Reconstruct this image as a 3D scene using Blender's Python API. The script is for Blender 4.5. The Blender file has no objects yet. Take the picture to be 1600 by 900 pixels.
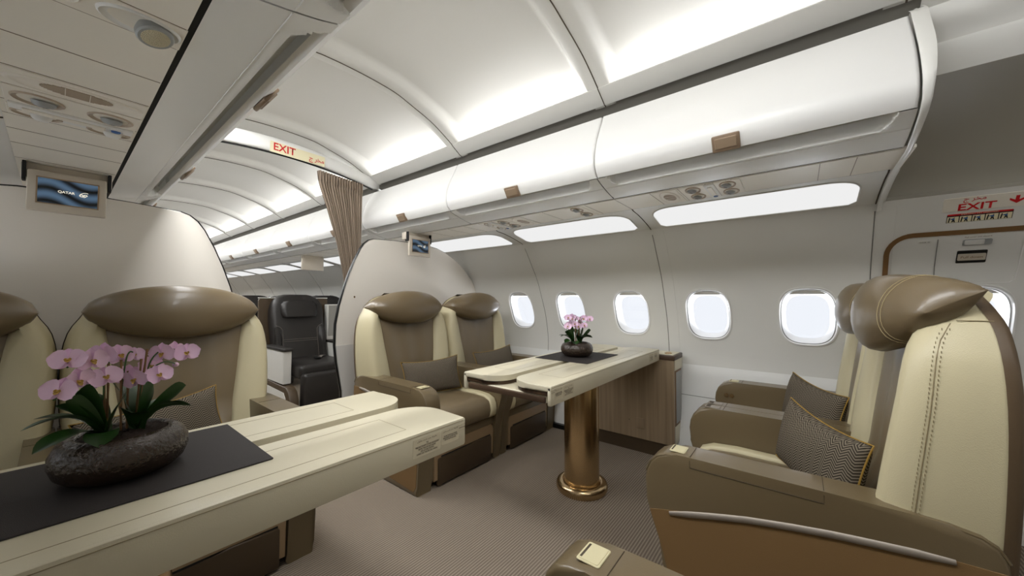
import bpy, bmesh, math, random
from mathutils import Vector, Matrix
random.seed(7)
C = bpy.context.scene.collection
PI = math.pi

# ------------------------------------------------------------------ materials
def mat(name, col, rough=.5, metal=0, bump=None, coat=0, spec=.5, sheen=0, vary=0):
    m = bpy.data.materials.new(name); m.use_nodes = True
    nt = m.node_tree; b = nt.nodes['Principled BSDF']
    lin = tuple(((c/255)/12.92 if c/255 <= .04045 else ((c/255+.055)/1.055)**2.4) for c in col)
    b.inputs['Base Color'].default_value = lin+(1,)
    b.inputs['Roughness'].default_value = rough; b.inputs['Metallic'].default_value = metal
    b.inputs['Coat Weight'].default_value = coat; b.inputs['Specular IOR Level'].default_value = spec
    b.inputs['Sheen Weight'].default_value = sheen
    if vary:
        tc = nt.nodes.new('ShaderNodeTexCoord'); n = nt.nodes.new('ShaderNodeTexNoise'); n.inputs['Scale'].default_value = 6
        mx = nt.nodes.new('ShaderNodeMix'); mx.data_type = 'RGBA'
        mx.inputs[6].default_value = tuple(c*(1-vary) for c in lin)+(1,); mx.inputs[7].default_value = tuple(min(1, c*(1+vary)) for c in lin)+(1,)
        nt.links.new(tc.outputs['Object'], n.inputs['Vector']); nt.links.new(n.outputs['Fac'], mx.inputs[0]); nt.links.new(mx.outputs[2], b.inputs['Base Color'])
    if bump:
        kind, scale, st = bump[:3]
        tc = nt.nodes.new('ShaderNodeTexCoord')
        n = nt.nodes.new('ShaderNodeTexVoronoi' if kind == 'v' else 'ShaderNodeTexNoise')
        n.inputs['Scale'].default_value = scale
        nt.links.new(tc.outputs['Object'], n.inputs['Vector'])
        bp = nt.nodes.new('ShaderNodeBump'); bp.inputs['Strength'].default_value = st; bp.inputs['Distance'].default_value = bump[3] if len(bump) > 3 else .002
        nt.links.new(n.outputs[0], bp.inputs['Height']); nt.links.new(bp.outputs['Normal'], b.inputs['Normal'])
    return m

def emis(name, col, st):
    m = bpy.data.materials.new(name); m.use_nodes = True
    nt = m.node_tree; nt.nodes.remove(nt.nodes['Principled BSDF'])
    e = nt.nodes.new('ShaderNodeEmission'); e.inputs[0].default_value = tuple(col)+(1,); e.inputs[1].default_value = st
    nt.links.new(e.outputs[0], nt.nodes['Material Output'].inputs[0]); return m

M = {}
M['wall'] = mat('wall_lining', (224, 223, 218), .42)
M['dado'] = mat('lower_lining', (230, 230, 227), .45)
M['ceil'] = mat('ceiling_lining', (214, 212, 206), .5)
M['bin'] = mat('bin_gloss', (226, 225, 222), .32)
M['binlow'] = mat('bin_underside', (228, 227, 222), .4)
M['psu'] = mat('service_panel', (233, 227, 214), .38)
M['psud'] = mat('recess_shade', (176, 160, 140), .45)  # darker panel tone, the shading of the recesses put into the colour
M['chrome'] = mat('metal_grey', (170, 170, 170), .25, .9)
M['grey'] = mat('grey_plastic', (150, 152, 150), .4)
M['dark'] = mat('dark_gap', (22, 21, 20), .8)
M['gapd'] = mat('gap_shade', (128, 124, 116), .8)
M['skin'] = mat('outer_skin', (150, 150, 146), .9)
M['latch'] = mat('latch_bronze', (126, 106, 86), .35, .2)
M['part'] = mat('partition_laminate', (234, 228, 218), .3)
M['partlow'] = mat('partition_lower', (214, 211, 205), .45)
M['cream'] = mat('cream_leather', (202, 192, 158), .40, bump=('v', 420, .12), spec=.45)
M['creamt'] = mat('cream_table_leather', (209, 201, 177), .34, bump=('v', 500, .06), spec=.5)
M['taupe'] = mat('taupe_leather', (117, 102, 78), .34, bump=('v', 450, .1), spec=.5, coat=.12)
M['taupea'] = mat('armrest_leather', (106, 92, 68), .30, bump=('v', 450, .06), spec=.5, coat=.15)
M['head'] = mat('headrest_leather', (111, 96, 72), .32, bump=('v', 450, .06), spec=.5, coat=.15)
M['shell'] = mat('seat_shell_leather', (94, 77, 57), .4, bump=('v', 450, .08))
M['caramel'] = mat('caramel_suede', (122, 94, 56), .75, bump=('n', 500, .2))
M['drawer'] = mat('drawer_brown', (70, 56, 39), .45)
M['tan'] = mat('tan_trim', (150, 126, 96), .32)
M['strip'] = mat('brushed_strip', (150, 141, 130), .5, .45)
M['stitch'] = mat('stitch_thread', (182, 166, 128), .7)
M['wseam'] = mat('wing_seam_leather', (140, 126, 94), .6)
M['seam'] = mat('seam_shadow_gap', (70, 60, 46), .8)
M['seamw'] = mat('lining_seam', (120, 118, 112), .7)
M['mat'] = mat('dark_table_mat', (36, 30, 28), .75, bump=('v', 900, .25))
M['gold'] = mat('polished_bronze', (202, 176, 136), .24, 1, bump=('n', 5, .25))
M['walnut'] = None
M['black'] = mat('black_plastic', (12, 12, 12), .35)
M['card'] = mat('cream_plate', (206, 197, 160), .4)
M['white'] = mat('white_gloss', (232, 231, 228), .3)
M['curt'] = mat('curtain_cloth', (136, 120, 104), .8, bump=('n', 900, .15))
M['dleather'] = mat('dark_leather', (30, 26, 23), .45, bump=('v', 400, .1))
M['dstitch'] = mat('grey_thread', (120, 112, 104), .7)
M['whitepanel'] = mat('console_white', (208, 206, 200), .4)
M['greypanel'] = mat('console_grey', (150, 148, 142), .5)
M['brown'] = mat('door_trim_brown', (118, 86, 50), .5)
M['pot'] = mat('hammered_bronze_glaze', (50, 38, 28), .26, .1, bump=('n', 120, 1, .0034), spec=.7)
M['soil'] = mat('bark_soil', (42, 28, 18), .95, bump=('v', 160, 1))
M['leaf'] = mat('orchid_leaf', (30, 60, 18), .36, vary=.25)
M['stem'] = mat('orchid_stem', (52, 84, 36), .5)
M['stake'] = mat('bamboo_stake', (128, 94, 58), .6)
M['petal'] = mat('orchid_petal', (242, 208, 236), .6, vary=.05)
M['lip'] = mat('orchid_lip', (196, 160, 84), .6)
M['bezel'] = mat('screen_bezel', (196, 186, 170), .4)
M['red'] = mat('sign_red', (196, 16, 22), .5)
M['signc'] = mat('sign_cream', (232, 224, 190), .5)
M['ink'] = mat('label_ink', (66, 54, 46), .7)
M['labelbg'] = mat('label_film', (203, 193, 167), .5)
M['pipe'] = mat('mustard_piping', (150, 118, 48), .7)
M['blue'] = mat('blue_mark', (40, 90, 150), .4)
M['rim'] = mat('bin_end_rim', (222, 221, 216), .35)
M['frost'] = mat('bright_reveal', (236, 236, 236), .4)
M['light'] = emis('cove_diffuser', (.99, .99, .985), .84)
M['lamp'] = mat('lamp_lens', (200, 190, 160), .3, .3, bump=('v', 500, 1))

def nodes_mat(name, build, rough=.5, spec=.4):
    m = bpy.data.materials.new(name); m.use_nodes = True
    nt = m.node_tree; b = nt.nodes['Principled BSDF']; b.inputs['Roughness'].default_value = rough; b.inputs['Specular IOR Level'].default_value = spec
    tc = nt.nodes.new('ShaderNodeTexCoord'); sep = nt.nodes.new('ShaderNodeSeparateXYZ'); nt.links.new(tc.outputs['Object'], sep.inputs[0])
    def mth(op, a, bb=None, c=None):
        n = nt.nodes.new('ShaderNodeMath'); n.operation = op
        for i, v in enumerate((a, bb, c)):
            if v is None: continue
            if isinstance(v, (int, float)): n.inputs[i].default_value = v
            else: nt.links.new(v, n.inputs[i])
        return n.outputs[0]
    def mix(f, a, c):
        n = nt.nodes.new('ShaderNodeMix'); n.data_type = 'RGBA'
        nt.links.new(f, n.inputs[0])
        for i, v in ((6, a), (7, c)):
            if isinstance(v, tuple):
                n.inputs[i].default_value = tuple(((q/255)/12.92 if q/255 <= .04045 else ((q/255+.055)/1.055)**2.4) for q in v)+(1,)
            else: nt.links.new(v, n.inputs[i])
        return n.outputs[2]
    build(nt, b, tc, sep, mth, mix)
    return m

def _carpet(nt, b, tc, sep, mth, mix):
    s = mth('SINE', mth('MULTIPLY', sep.outputs[1], 2*PI/.0125))
    f = mth('MULTIPLY_ADD', s, .5, .5)
    n = nt.nodes.new('ShaderNodeTexNoise'); n.inputs['Scale'].default_value = 300; nt.links.new(tc.outputs['Object'], n.inputs['Vector'])
    f2 = mth('MULTIPLY', mth('POWER', f, 1.6), mth('MULTIPLY_ADD', n.outputs[0], .8, .5))
    nt.links.new(mix(f2, (116, 105, 93), (160, 148, 132)), b.inputs['Base Color'])
    bp = nt.nodes.new('ShaderNodeBump'); bp.inputs['Strength'].default_value = .5; bp.inputs['Distance'].default_value = .003
    nt.links.new(f, bp.inputs['Height']); nt.links.new(bp.outputs[0], b.inputs['Normal'])
M['carpet'] = nodes_mat('ribbed_carpet', _carpet, .95, .1)

def _wood(c1, c2, axis, sc):
    def f(nt, b, tc, sep, mth, mix):
        mp = nt.nodes.new('ShaderNodeMapping'); nt.links.new(tc.outputs['Object'], mp.inputs[0])
        s = [sc, sc, sc]; s[axis] = sc*.03; mp.inputs['Scale'].default_value = s
        n = nt.nodes.new('ShaderNodeTexNoise'); n.inputs['Scale'].default_value = 1; n.inputs['Detail'].default_value = 5; n.inputs['Distortion'].default_value = .4
        nt.links.new(mp.outputs[0], n.inputs['Vector'])
        r = nt.nodes.new('ShaderNodeMapRange'); r.inputs[1].default_value = .32; r.inputs[2].default_value = .68; nt.links.new(n.outputs[0], r.inputs[0])
        nt.links.new(mix(r.outputs[0], c1, c2), b.inputs['Base Color'])
    return f
M['wood'] = nodes_mat('pale_wood', _wood((136, 117, 93), (158, 138, 112), 2, 45), .4)
M['walnut'] = nodes_mat('dark_walnut', _wood((48, 34, 24), (84, 64, 46), 0, 60), .4)
M['walnuty'] = nodes_mat('dark_walnut_band', _wood((58, 43, 33), (86, 67, 51), 1, 60), .4)

def _herring(nt, b, tc, sep, mth, mix):
    P, g = .034, 112
    xx = mth('PINGPONG', sep.outputs[0], P/2)
    v = mth('FRACT', mth('MULTIPLY', mth('ADD', mth('MULTIPLY', xx, 1.0), sep.outputs[2]), g))
    f = mth('GREATER_THAN', v, .5)
    nt.links.new(mix(f, (56, 49, 41), (122, 113, 99)), b.inputs['Base Color'])
M['herring'] = nodes_mat('herringbone_tweed', _herring, .9, .1)

def _screen(nt, b, tc, sep, mth, mix):
    # billowing dark blue cloth shown on the display
    w = mth('ADD', mth('MULTIPLY', sep.outputs[2], 120), mth('MULTIPLY', mth('SINE', mth('MULTIPLY', sep.outputs[0], 32)), 2.2))
    w2 = mth('ADD', w, mth('MULTIPLY', sep.outputs[0], 14))
    f = mth('POWER', mth('MULTIPLY_ADD', mth('SINE', w2), .5, .5), 1.0)
    c = mix(f, (8, 8, 8), (84, 108, 132))
    b.inputs['Base Color'].default_value = (.01, .01, .01, 1); b.inputs['Roughness'].default_value = .15
    nt.links.new(c, b.inputs['Emission Color']); b.inputs['Emission Strength'].default_value = .75
M['screen'] = nodes_mat('lit_screen', _screen, .15)
M['screenink'] = emis('lit_screen_logo', (1, .93, .75), .8)

m = bpy.data.materials.new('window_pane'); m.use_nodes = True
nt = m.node_tree; nt.nodes.remove(nt.nodes['Principled BSDF'])
t = nt.nodes.new('ShaderNodeBsdfTransparent'); g = nt.nodes.new('ShaderNodeBsdfGlossy'); g.inputs['Roughness'].default_value = .05
mx = nt.nodes.new('ShaderNodeMixShader'); mx.inputs[0].default_value = .05
t.inputs[0].default_value = (.97, .98, 1, 1)
nt.links.new(t.outputs[0], mx.inputs[1]); nt.links.new(g.outputs[0], mx.inputs[2]); nt.links.new(mx.outputs[0], nt.nodes['Material Output'].inputs[0])
M['pane'] = m

# ------------------------------------------------------------------ object helpers
def tag(o, label=None, cat=None, group=None, kind=None):
    for k, v in (('label', label), ('category', cat), ('group', group), ('kind', kind)):
        if v: o[k] = v
    return o

def empty(name, loc=(0, 0, 0), rz=0, **kw):
    o = bpy.data.objects.new(name, None); C.objects.link(o); o.location = loc; o.rotation_euler = (0, 0, rz)
    o.empty_display_size = .1
    return tag(o, **kw)

def obj(name, bm, m, parent=None, smooth=35, loc=None, rot=None, **kw):
    if isinstance(bm, bmesh.types.BMesh):
        bmesh.ops.recalc_face_normals(bm, faces=bm.faces)
        me = bpy.data.meshes.new(name); bm.to_mesh(me); bm.free()
    else: me = bm
    mats = m if isinstance(m, (list, tuple)) else [m]
    for q in mats: me.materials.append(q if not isinstance(q, str) else M[q])
    if smooth:
        me.polygons.foreach_set('use_smooth', [True]*len(me.polygons))
        try: me.set_sharp_from_angle(angle=math.radians(smooth))
        except Exception: pass
    o = bpy.data.objects.new(name, me); C.objects.link(o)
    if parent: o.parent = parent
    if loc: o.location = loc
    if rot: o.rotation_euler = rot
    return tag(o, **kw)

def copy_tree(o, parent=None):
    c = o.copy(); C.objects.link(c); c.parent = parent
    for ch in list(o.children): copy_tree(ch, c)
    return c

def NB(): return bmesh.new()

def grid(rings, bm=None, cu=False, cap=False):
    """rings: list of equal-length point lists; cu closes each ring; cap fills the end rings."""
    bm = bm or NB()
    V = [[bm.verts.new(p) for p in r] for r in rings]
    n = len(rings[0])
    for i in range(len(V)-1):
        for j in range(n if cu else n-1):
            k = (j+1) % n
            try: bm.faces.new((V[i][j], V[i][k], V[i+1][k], V[i+1][j]))
            except ValueError: pass
    if cap:
        for r in (V[0], V[-1]):
            try: bm.faces.new(r)
            except ValueError: pass
    return bm

def box(x0, x1, y0, y1, z0, z1, r=0, seg=2, bm=None):
    own = NB()
    v = [own.verts.new((x, y, z)) for z in (z0, z1) for y in (y0, y1) for x in (x0, x1)]
    for f in ((0, 2, 3, 1), (4, 5, 7, 6), (0, 1, 5, 4), (2, 6, 7, 3), (0, 4, 6, 2), (1, 3, 7, 5)):
        own.faces.new([v[i] for i in f])
    if r: bmesh.ops.bevel(own, geom=own.edges[:], offset=r, segments=seg, profile=.5, affect='EDGES')
    return merge(bm, own)

def merge(bm, own):
    if bm is None: return own
    me = bpy.data.meshes.new('tmp'); own.to_mesh(me); own.free(); bm.from_mesh(me); bpy.data.meshes.remove(me); return bm

def prism(poly, axis, a, b, r=0, seg=2, bm=None):
    """polygon (u,w) extruded along axis from a to b. axis x: (y,z); y: (x,z); z: (x,y)"""
    own = NB()
    f3 = {'x': lambda u, w, t: (t, u, w), 'y': lambda u, w, t: (u, t, w), 'z': lambda u, w, t: (u, w, t)}[axis]
    A = [own.verts.new(f3(u, w, a)) for u, w in poly]; B = [own.verts.new(f3(u, w, b)) for u, w in poly]
    own.faces.new(A); own.faces.new(B[::-1]); n = len(poly)
    for i in range(n): own.faces.new((A[i], A[(i+1) % n], B[(i+1) % n], B[i]))
    if r:
        ed = [e for e in own.edges if (e.verts[0] in A) == (e.verts[1] in A)]
        bmesh.ops.bevel(own, geom=ed, offset=r, segments=seg, profile=.5, affect='EDGES', clamp_overlap=True)
    return merge(bm, own)

def rrect(x0, x1, y0, y1, r, n=5, only=None):
    """rounded rectangle polygon, ccw; only = set of rounded corners among bl,br,tr,tl"""
    out = []
    for key, cx, cy, a in (('bl', x0+r, y0+r, PI), ('br', x1-r, y0+r, 1.5*PI), ('tr', x1-r, y1-r, 0), ('tl', x0+r, y1-r, .5*PI)):
        if only is not None and key not in only:
            out.append({'bl': (x0, y0), 'br': (x1, y0), 'tr': (x1, y1), 'tl': (x0, y1)}[key]); continue
        for i in range(n+1):
            t = a+i/n*PI/2; out.append((cx+r*math.cos(t), cy+r*math.sin(t)))
    return out

def tube(path, r, n=8, bm=None, cap=True, closed=False, sq=(1, 1)):
    path = [Vector(p) for p in path]; rings = []; L = len(path)
    rr = r if callable(r) else (lambda t: r)
    up = None
    for i, p in enumerate(path):
        if closed: d = (path[(i+1) % L]-path[i-1])
        else: d = path[min(i+1, L-1)]-path[max(i-1, 0)]
        d.normalize()
        if up is None:
            up = Vector((0, 0, 1)) if abs(d.z) < .9 else Vector((1, 0, 0))
        a = d.cross(up).normalized(); up = a.cross(d).normalized()
        q = rr(i/max(1, L-1))
        rings.append([p+a*math.cos(2*PI*k/n)*q*sq[0]+up*math.sin(2*PI*k/n)*q*sq[1] for k in range(n)])
    if closed: rings.append(rings[0])
    own = grid(rings, cu=True, cap=cap and not closed)
    if closed: bmesh.ops.remove_doubles(own, verts=own.verts, dist=1e-6)
    return merge(bm, own)

def lathe(prof, n=32, c=(0, 0), bm=None, wob=None):
    rings = []
    for r, z in prof:
        rings.append([(c[0]+r*math.cos(2*PI*k/n), c[1]+r*math.sin(2*PI*k/n), z) for k in range(n)])
    return merge(bm, grid(rings, cu=True, cap=True))

def interp(tab, x):
    if x <= tab[0][0]: return tab[0][1]
    for i in range(len(tab)-1):
        x0, a = tab[i]; x1, b = tab[i+1]
        if x <= x1:
            h = x1-x0; t = (x-x0)/h
            m0 = (b-tab[i-1][1])/(x1-tab[i-1][0]) if i > 0 else (b-a)/h
            m1 = (tab[i+2][1]-a)/(tab[i+2][0]-x0) if i+2 < len(tab) else (b-a)/h
            return (2*t**3-3*t*t+1)*a+(t**3-2*t*t+t)*h*m0+(-2*t**3+3*t*t)*b+(t**3-t*t)*h*m1
    return tab[-1][1]

def sm(a, b, x):
    t = max(0, min(1, (x-a)/(b-a))); return t*t*(3-2*t)

_fonts = {}
def text(name, s, size, m, parent, o, xd, up, off=.0006, align='CENTER', bold=0, sx=1, lines=1.0):
    cu = bpy.data.curves.new(name, 'FONT'); cu.body = s; cu.size = size; cu.align_x = align; cu.align_y = 'CENTER'
    cu.offset = bold; cu.space_line = lines
    t = bpy.data.objects.new(name, cu); C.objects.link(t)
    dg = bpy.context.evaluated_depsgraph_get()
    me = bpy.data.meshes.new_from_object(t.evaluated_get(dg)); me.name = name
    bpy.data.objects.remove(t); bpy.data.curves.remove(cu)
    xd = Vector(xd).normalized(); up = Vector(up).normalized(); nn = xd.cross(up)
    R = Matrix((xd*sx, up, nn)).transposed().to_4x4()
    me.transform(Matrix.Translation(Vector(o)+nn*off) @ R)
    me.materials.clear()
    return obj(name, me, m, parent, smooth=0)

def quad_frame(o, xd, up, w, h, th=.001, r=0, n=5):
    """thin plate centred at o in the frame xd, up"""
    xd = Vector(xd).normalized(); up = Vector(up).normalized(); nn = xd.cross(up)
    bm = prism(rrect(-w/2, w/2, -h/2, h/2, r, n) if r else [(-w/2, -h/2), (w/2, -h/2), (w/2, h/2), (-w/2, h/2)], 'z', -th, th)
    bm.transform(Matrix.Translation(Vector(o)) @ Matrix((xd, up, nn)).transposed().to_4x4())
    return bm

# ------------------------------------------------------------------ cabin cross-section
BAY = 1.066
Y0 = .768                       # a frame station
YB, YF = -2.4, 11.4             # ends of the built cabin
YE = -.33                       # where the right-hand bins end at the door
WX = [(0, 1.70), (.2, 1.775), (.4, 1.832), (.6, 1.866), (.7, 1.872), (.8, 1.86), (.925, 1.832), (1.0, 1.806), (1.1, 1.762), (1.258, 1.689), (1.387, 1.599), (1.47, 1.541), (1.557, 1.472)]
def wx(z): return interp(WX, z)
def wtan(z):
    d = Vector((wx(z+.01)-wx(z-.01), 0, .02)); return d.normalized()

def station(k): return Y0+BAY*k

# windows: centre y on the right wall
def win_list(side):
    out = []
    if side > 0: out.append((-.65, -.93, -.37, 'door'))
    y = -.036
    while y < 10.5:
        out.append((y, y-.2665, y+.2665, 'w')); y += .533
    return out
ZL, ZU, ZC, WH, WW = .70, 1.27, .982, .352, .282

def hole_pts(yc, w, h, n=64, zc=ZC, e=3.0):
    out = []
    for i in range(n):
        a = 2*PI*i/n; c, s = math.cos(a), math.sin(a)
        k = (abs(c)**e+abs(s)**e)**(-1/e)
        out.append((yc+w/2*c*k, zc+h/2*s*k))
    return out

def wall_cells(side, off, hw, hh):
    """the lining from floor to cove with window openings; off pushes it outboard"""
    bm = NB()
    def P(y, z, o=off):
        return (side*(wx(z)+o), y, z)
    ws = win_list(side)
    def strip(y0, y1, z0, z1, nz):
        grid([[P(y0+(y1-y0)*i/1, z0+(z1-z0)*j/nz) for j in range(nz+1)] for i in range(2)], bm)
    strip(YB, YF, 0, ZL, 10); strip(YB, YF, ZU, 1.557, 8)
    edges = sorted((a, b) for _, a, b, _ in ws)
    cur = YB
    for a, b in edges+[(YF, YF)]:
        if a > cur+1e-4: strip(cur, a, ZL, ZU, 10)
        cur = max(cur, b)
    n = 64
    for yc, a, b, kind in ws:
        inner = hole_pts(yc, hw, hh, n)
        outer = []
        for (y, z) in inner:
            dy, dz = y-yc, z-ZC
            ky = ((b-yc) if dy > 0 else (yc-a))/max(abs(dy), 1e-9); kz = ((ZU-ZC) if dz > 0 else (ZC-ZL))/max(abs(dz), 1e-9)
            k = min(ky, kz); outer.append([yc+dy*k, ZC+dz*k])
        for cy, cz in ((a, ZL), (b, ZL), (a, ZU), (b, ZU)):      # snap to corners
            j = min(range(n), key=lambda i: (outer[i][0]-cy)**2+(outer[i][1]-cz)**2); outer[j] = [cy, cz]
        rings = []
        for t in range(7):
            f = t/6
            rings.append([P(inner[i][0]*(1-f)+outer[i][0]*f, inner[i][1]*(1-f)+outer[i][1]*f) for i in range(n)])
        grid(rings, bm, cu=True)
    bmesh.ops.remove_doubles(bm, verts=bm.verts, dist=1e-5)
    return bm

for side, nm in ((1, 'right'), (-1, 'left')):
    w = obj('wall_'+nm, wall_cells(side, 0, WW-.006, WH-.006), 'wall', smooth=60, kind='structure')
    # panel joints, one dark line per frame station
    k = -1
    while station(k) < YF:
        y = station(k); pts = []
        pts = [(side*(wx(z)-.0008), y, z) for z in [i*.04 for i in range(39)]]
        obj('panel_joint', tube(pts, .0022, 4), 'seamw', w, smooth=0)
        pts = [(side*(wx(z)-.0006), y-.075, z) for z in [.62+i*.04 for i in range(24)]]
        obj('panel_joint', tube(pts, .0012, 4), 'wall', w, smooth=0)
        k += 1
    # lower lining, slightly proud, with its two horizontal joints
    bm = NB()
    grid([[(side*(wx(z)-.010*sm(.63, .56, z)), y, z) for z in [i*.035 for i in range(18)]+[.62]] for y in (YE if side > 0 else YB, YF)], bm)
    obj('lower_lining', bm, 'dado', w, smooth=60)
    obj('panel_joint', tube([(side*(wx(.41)-.0112), y, .41) for y in (YE if side > 0 else YB, YF)], .0018, 4), 'seamw', w, smooth=0)
obj('fuselage_skin', (lambda b: merge(b, wall_cells(-1, .085, WW-.05, WH-.06)))(wall_cells(1, .085, WW-.05, WH-.06)), 'skin', kind='structure', smooth=60)
# upper hull, end closures
bm = NB()
prof = [(wx(1.557)+.085, 1.557), (1.50, 1.75), (1.3, 2.0), (1.05, 2.22), (.7, 2.42), (.3, 2.5), (0, 2.51)]
full = prof+[(-a, b) for a, b in prof[-2::-1]]
grid([[(x, y, z) for x, z in full] for y in (YB, YF)], bm)
obj('wall_upper_hull', bm, 'skin', kind='structure', smooth=60)
for nm, y, m_ in (('wall_aft', YB, 'part'), ('wall_forward', YF, 'part')):
    obj(nm, box(-2.0, 2.0, y-.02, y+.02, -.02, 2.55), m_, kind='structure', smooth=0)
obj('floor', box(-1.95, 1.95, YB, YF, -.03, 0), 'carpet', kind='structure', smooth=0)
for side, nm in ((1, 'right'), (-1, 'left')):
    obj('baseboard_'+nm, box(*sorted((side*1.67, side*1.80)), YE if side > 0 else YB, YF, 0, .035), 'black', kind='structure', smooth=0)

# ------------------------------------------------------------------ windows
wn = 0
for side in (1, -1):
    for yc, a, b, kind in win_list(side):
        if side < 0 and yc > 2.5: continue
        wn += 1
        r = tag(empty('window_%d' % wn, (side*wx(ZC), yc, ZC)), kind='structure')
        def L(y, z, o): return (side*(wx(z)+o)-side*wx(ZC), y-yc, z-ZC)
        def ring(w_, h_, o): return [L(y, z, o) for y, z in hole_pts(yc, w_, h_, 64)]
        bm = grid([ring(WW+.004, WH+.004, .004), ring(WW+.002, WH+.002, -.005), ring(WW-.012, WH-.012, -.006), ring(WW-.022, WH-.022, .004)], cu=True)
        obj('window_frame', bm, 'white', r, smooth=60)
        bm = grid([ring(WW-.022, WH-.022, .003), ring(WW-.026, WH-.026, .010), ring(WW-.030, WH-.030, .011)], cu=True)
        obj('frame_groove', bm, 'seamw', r, smooth=60)
        bm = grid([ring(WW-.030, WH-.030, .011), ring(WW-.042, WH-.042, .030), ring(WW-.07, WH-.085, .085)], cu=True)
        obj('window_reveal', bm, 'frost', r, smooth=60)
        # retracted blind at the top of the opening
        hp = [p for p in hole_pts(yc, WW-.034, WH-.034, 64) if p[1] > ZC+WH/2-.040]
        hp.sort()
        top = [L(y, z, .018) for y, z in hp]; bot = [L(y, ZC+WH/2-.040, .022) for y, z in hp]
        obj('window_blind', grid([top, bot]), 'ceil', r, smooth=0)
        bm = NB(); bm.faces.new([bm.verts.new(p) for p in ring(WW-.05, WH-.06, .08)])
        obj('pane', bm, 'pane', r, smooth=0)

# ------------------------------------------------------------------ ceiling
CR = [(0, 2.305), (.10, 2.303), (.228, 2.293), (.33, 2.268), (.49, 2.222), (.58, 2.182), (.673, 2.132), (.76, 2.082)]
CP = [(0, 2.350), (.12, 2.347), (.228, 2.338), (.33, 2.318), (.49, 2.280), (.6, 2.243), (.7, 2.205), (.76, 2.178)]
bm = NB()
xs = [-.76+1.52*i/60 for i in range(61)]
ys = []
k = -3
while station(k) < YF-.1:
    y = station(k)
    ys += [y+d for d in (0, .03, .055, .07, .085, .10, .115, .14, .3, .55, .8, .93, .95, .965, .98, .995, 1.01, 1.035)]; k += 1
ys = [y for y in ys if YB <= y <= YF]; ys = [YB]+ys+[YF]
def cmask(y):
    t = (y-Y0) % BAY; d = min(t, BAY-t); return sm(.052, .105, d)
grid([[(x, y, interp(CR, abs(x))*(1-cmask(y))+interp(CP, abs(x))*cmask(y)) for x in xs] for y in ys], bm)
ceil = obj('ceiling', bm, 'ceil', kind='structure', smooth=60)
k = -2
while station(k) < YF-.1:
    y = station(k)
    obj('panel_joint', tube([(x, y, interp(CR, abs(x))-.001) for x in xs], .003, 4), 'seam', ceil, smooth=0); k += 1
tn = 0
for side in (1, -1):
    tn += 1
    bm = prism([(side*a, b) for a, b in ((.664, 2.134), (.748, 2.084), (.752, 2.090), (.668, 2.141))], 'y', YB, YF)
    st = obj('trim_%d' % tn, bm, 'ceil', kind='structure', smooth=0)
    k = -2
    while station(k) < YF-.1:
        obj('panel_joint', tube([(side*.663, station(k), 2.1325), (side*.748, station(k), 2.0825)], .0025, 4), 'seam', st, smooth=0); k += 1
    # closure behind the gap above the bins, its shade put into a darker colour
    tn += 1
    obj('trim_%d' % tn, grid([[(side*.748, y, 2.088), (side*.80, y, 2.075), (side*.86, y, 2.03), (side*.84, y, 1.98)] for y in (YB, YF)]), 'gapd', kind='structure', smooth=40)

# hidden cove lamps that light the ceiling panels from behind the lip
def area(name, loc, d, sx, sy, e, col=(.985, .995, 1)):
    l = bpy.data.lights.new(name, 'AREA'); l.shape = 'RECTANGLE'; l.size = sx; l.size_y = sy; l.energy = e; l.color = col
    o = bpy.data.objects.new(name, l); C.objects.link(o); o.location = loc
    d = Vector(d).normalized(); yv = Vector((0, 1, 0)); xv = yv.cross(-d).normalized()
    o.rotation_euler = Matrix((xv, yv, -d)).transposed().to_euler()
    return o
E_CEIL = 2.7
k = -3
while station(k) < YF-BAY:
    for side in (1, -1):
        e = E_CEIL*(.25 if station(k) < -1 else 1)
        area('cove_lamp', (side*.722, station(k)+BAY/2, 2.122), (-side*.8, 0, .6), .03, .86, e)
    area('fill_lamp', (-.505, station(k)+BAY/2, 2.195), (.38, 0, -1), .27, .84, 11.5*(.3 if station(k) < -1 else 1))  # added fill light, unseen behind the left bins; not a cabin fixture
    k += 1

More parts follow.
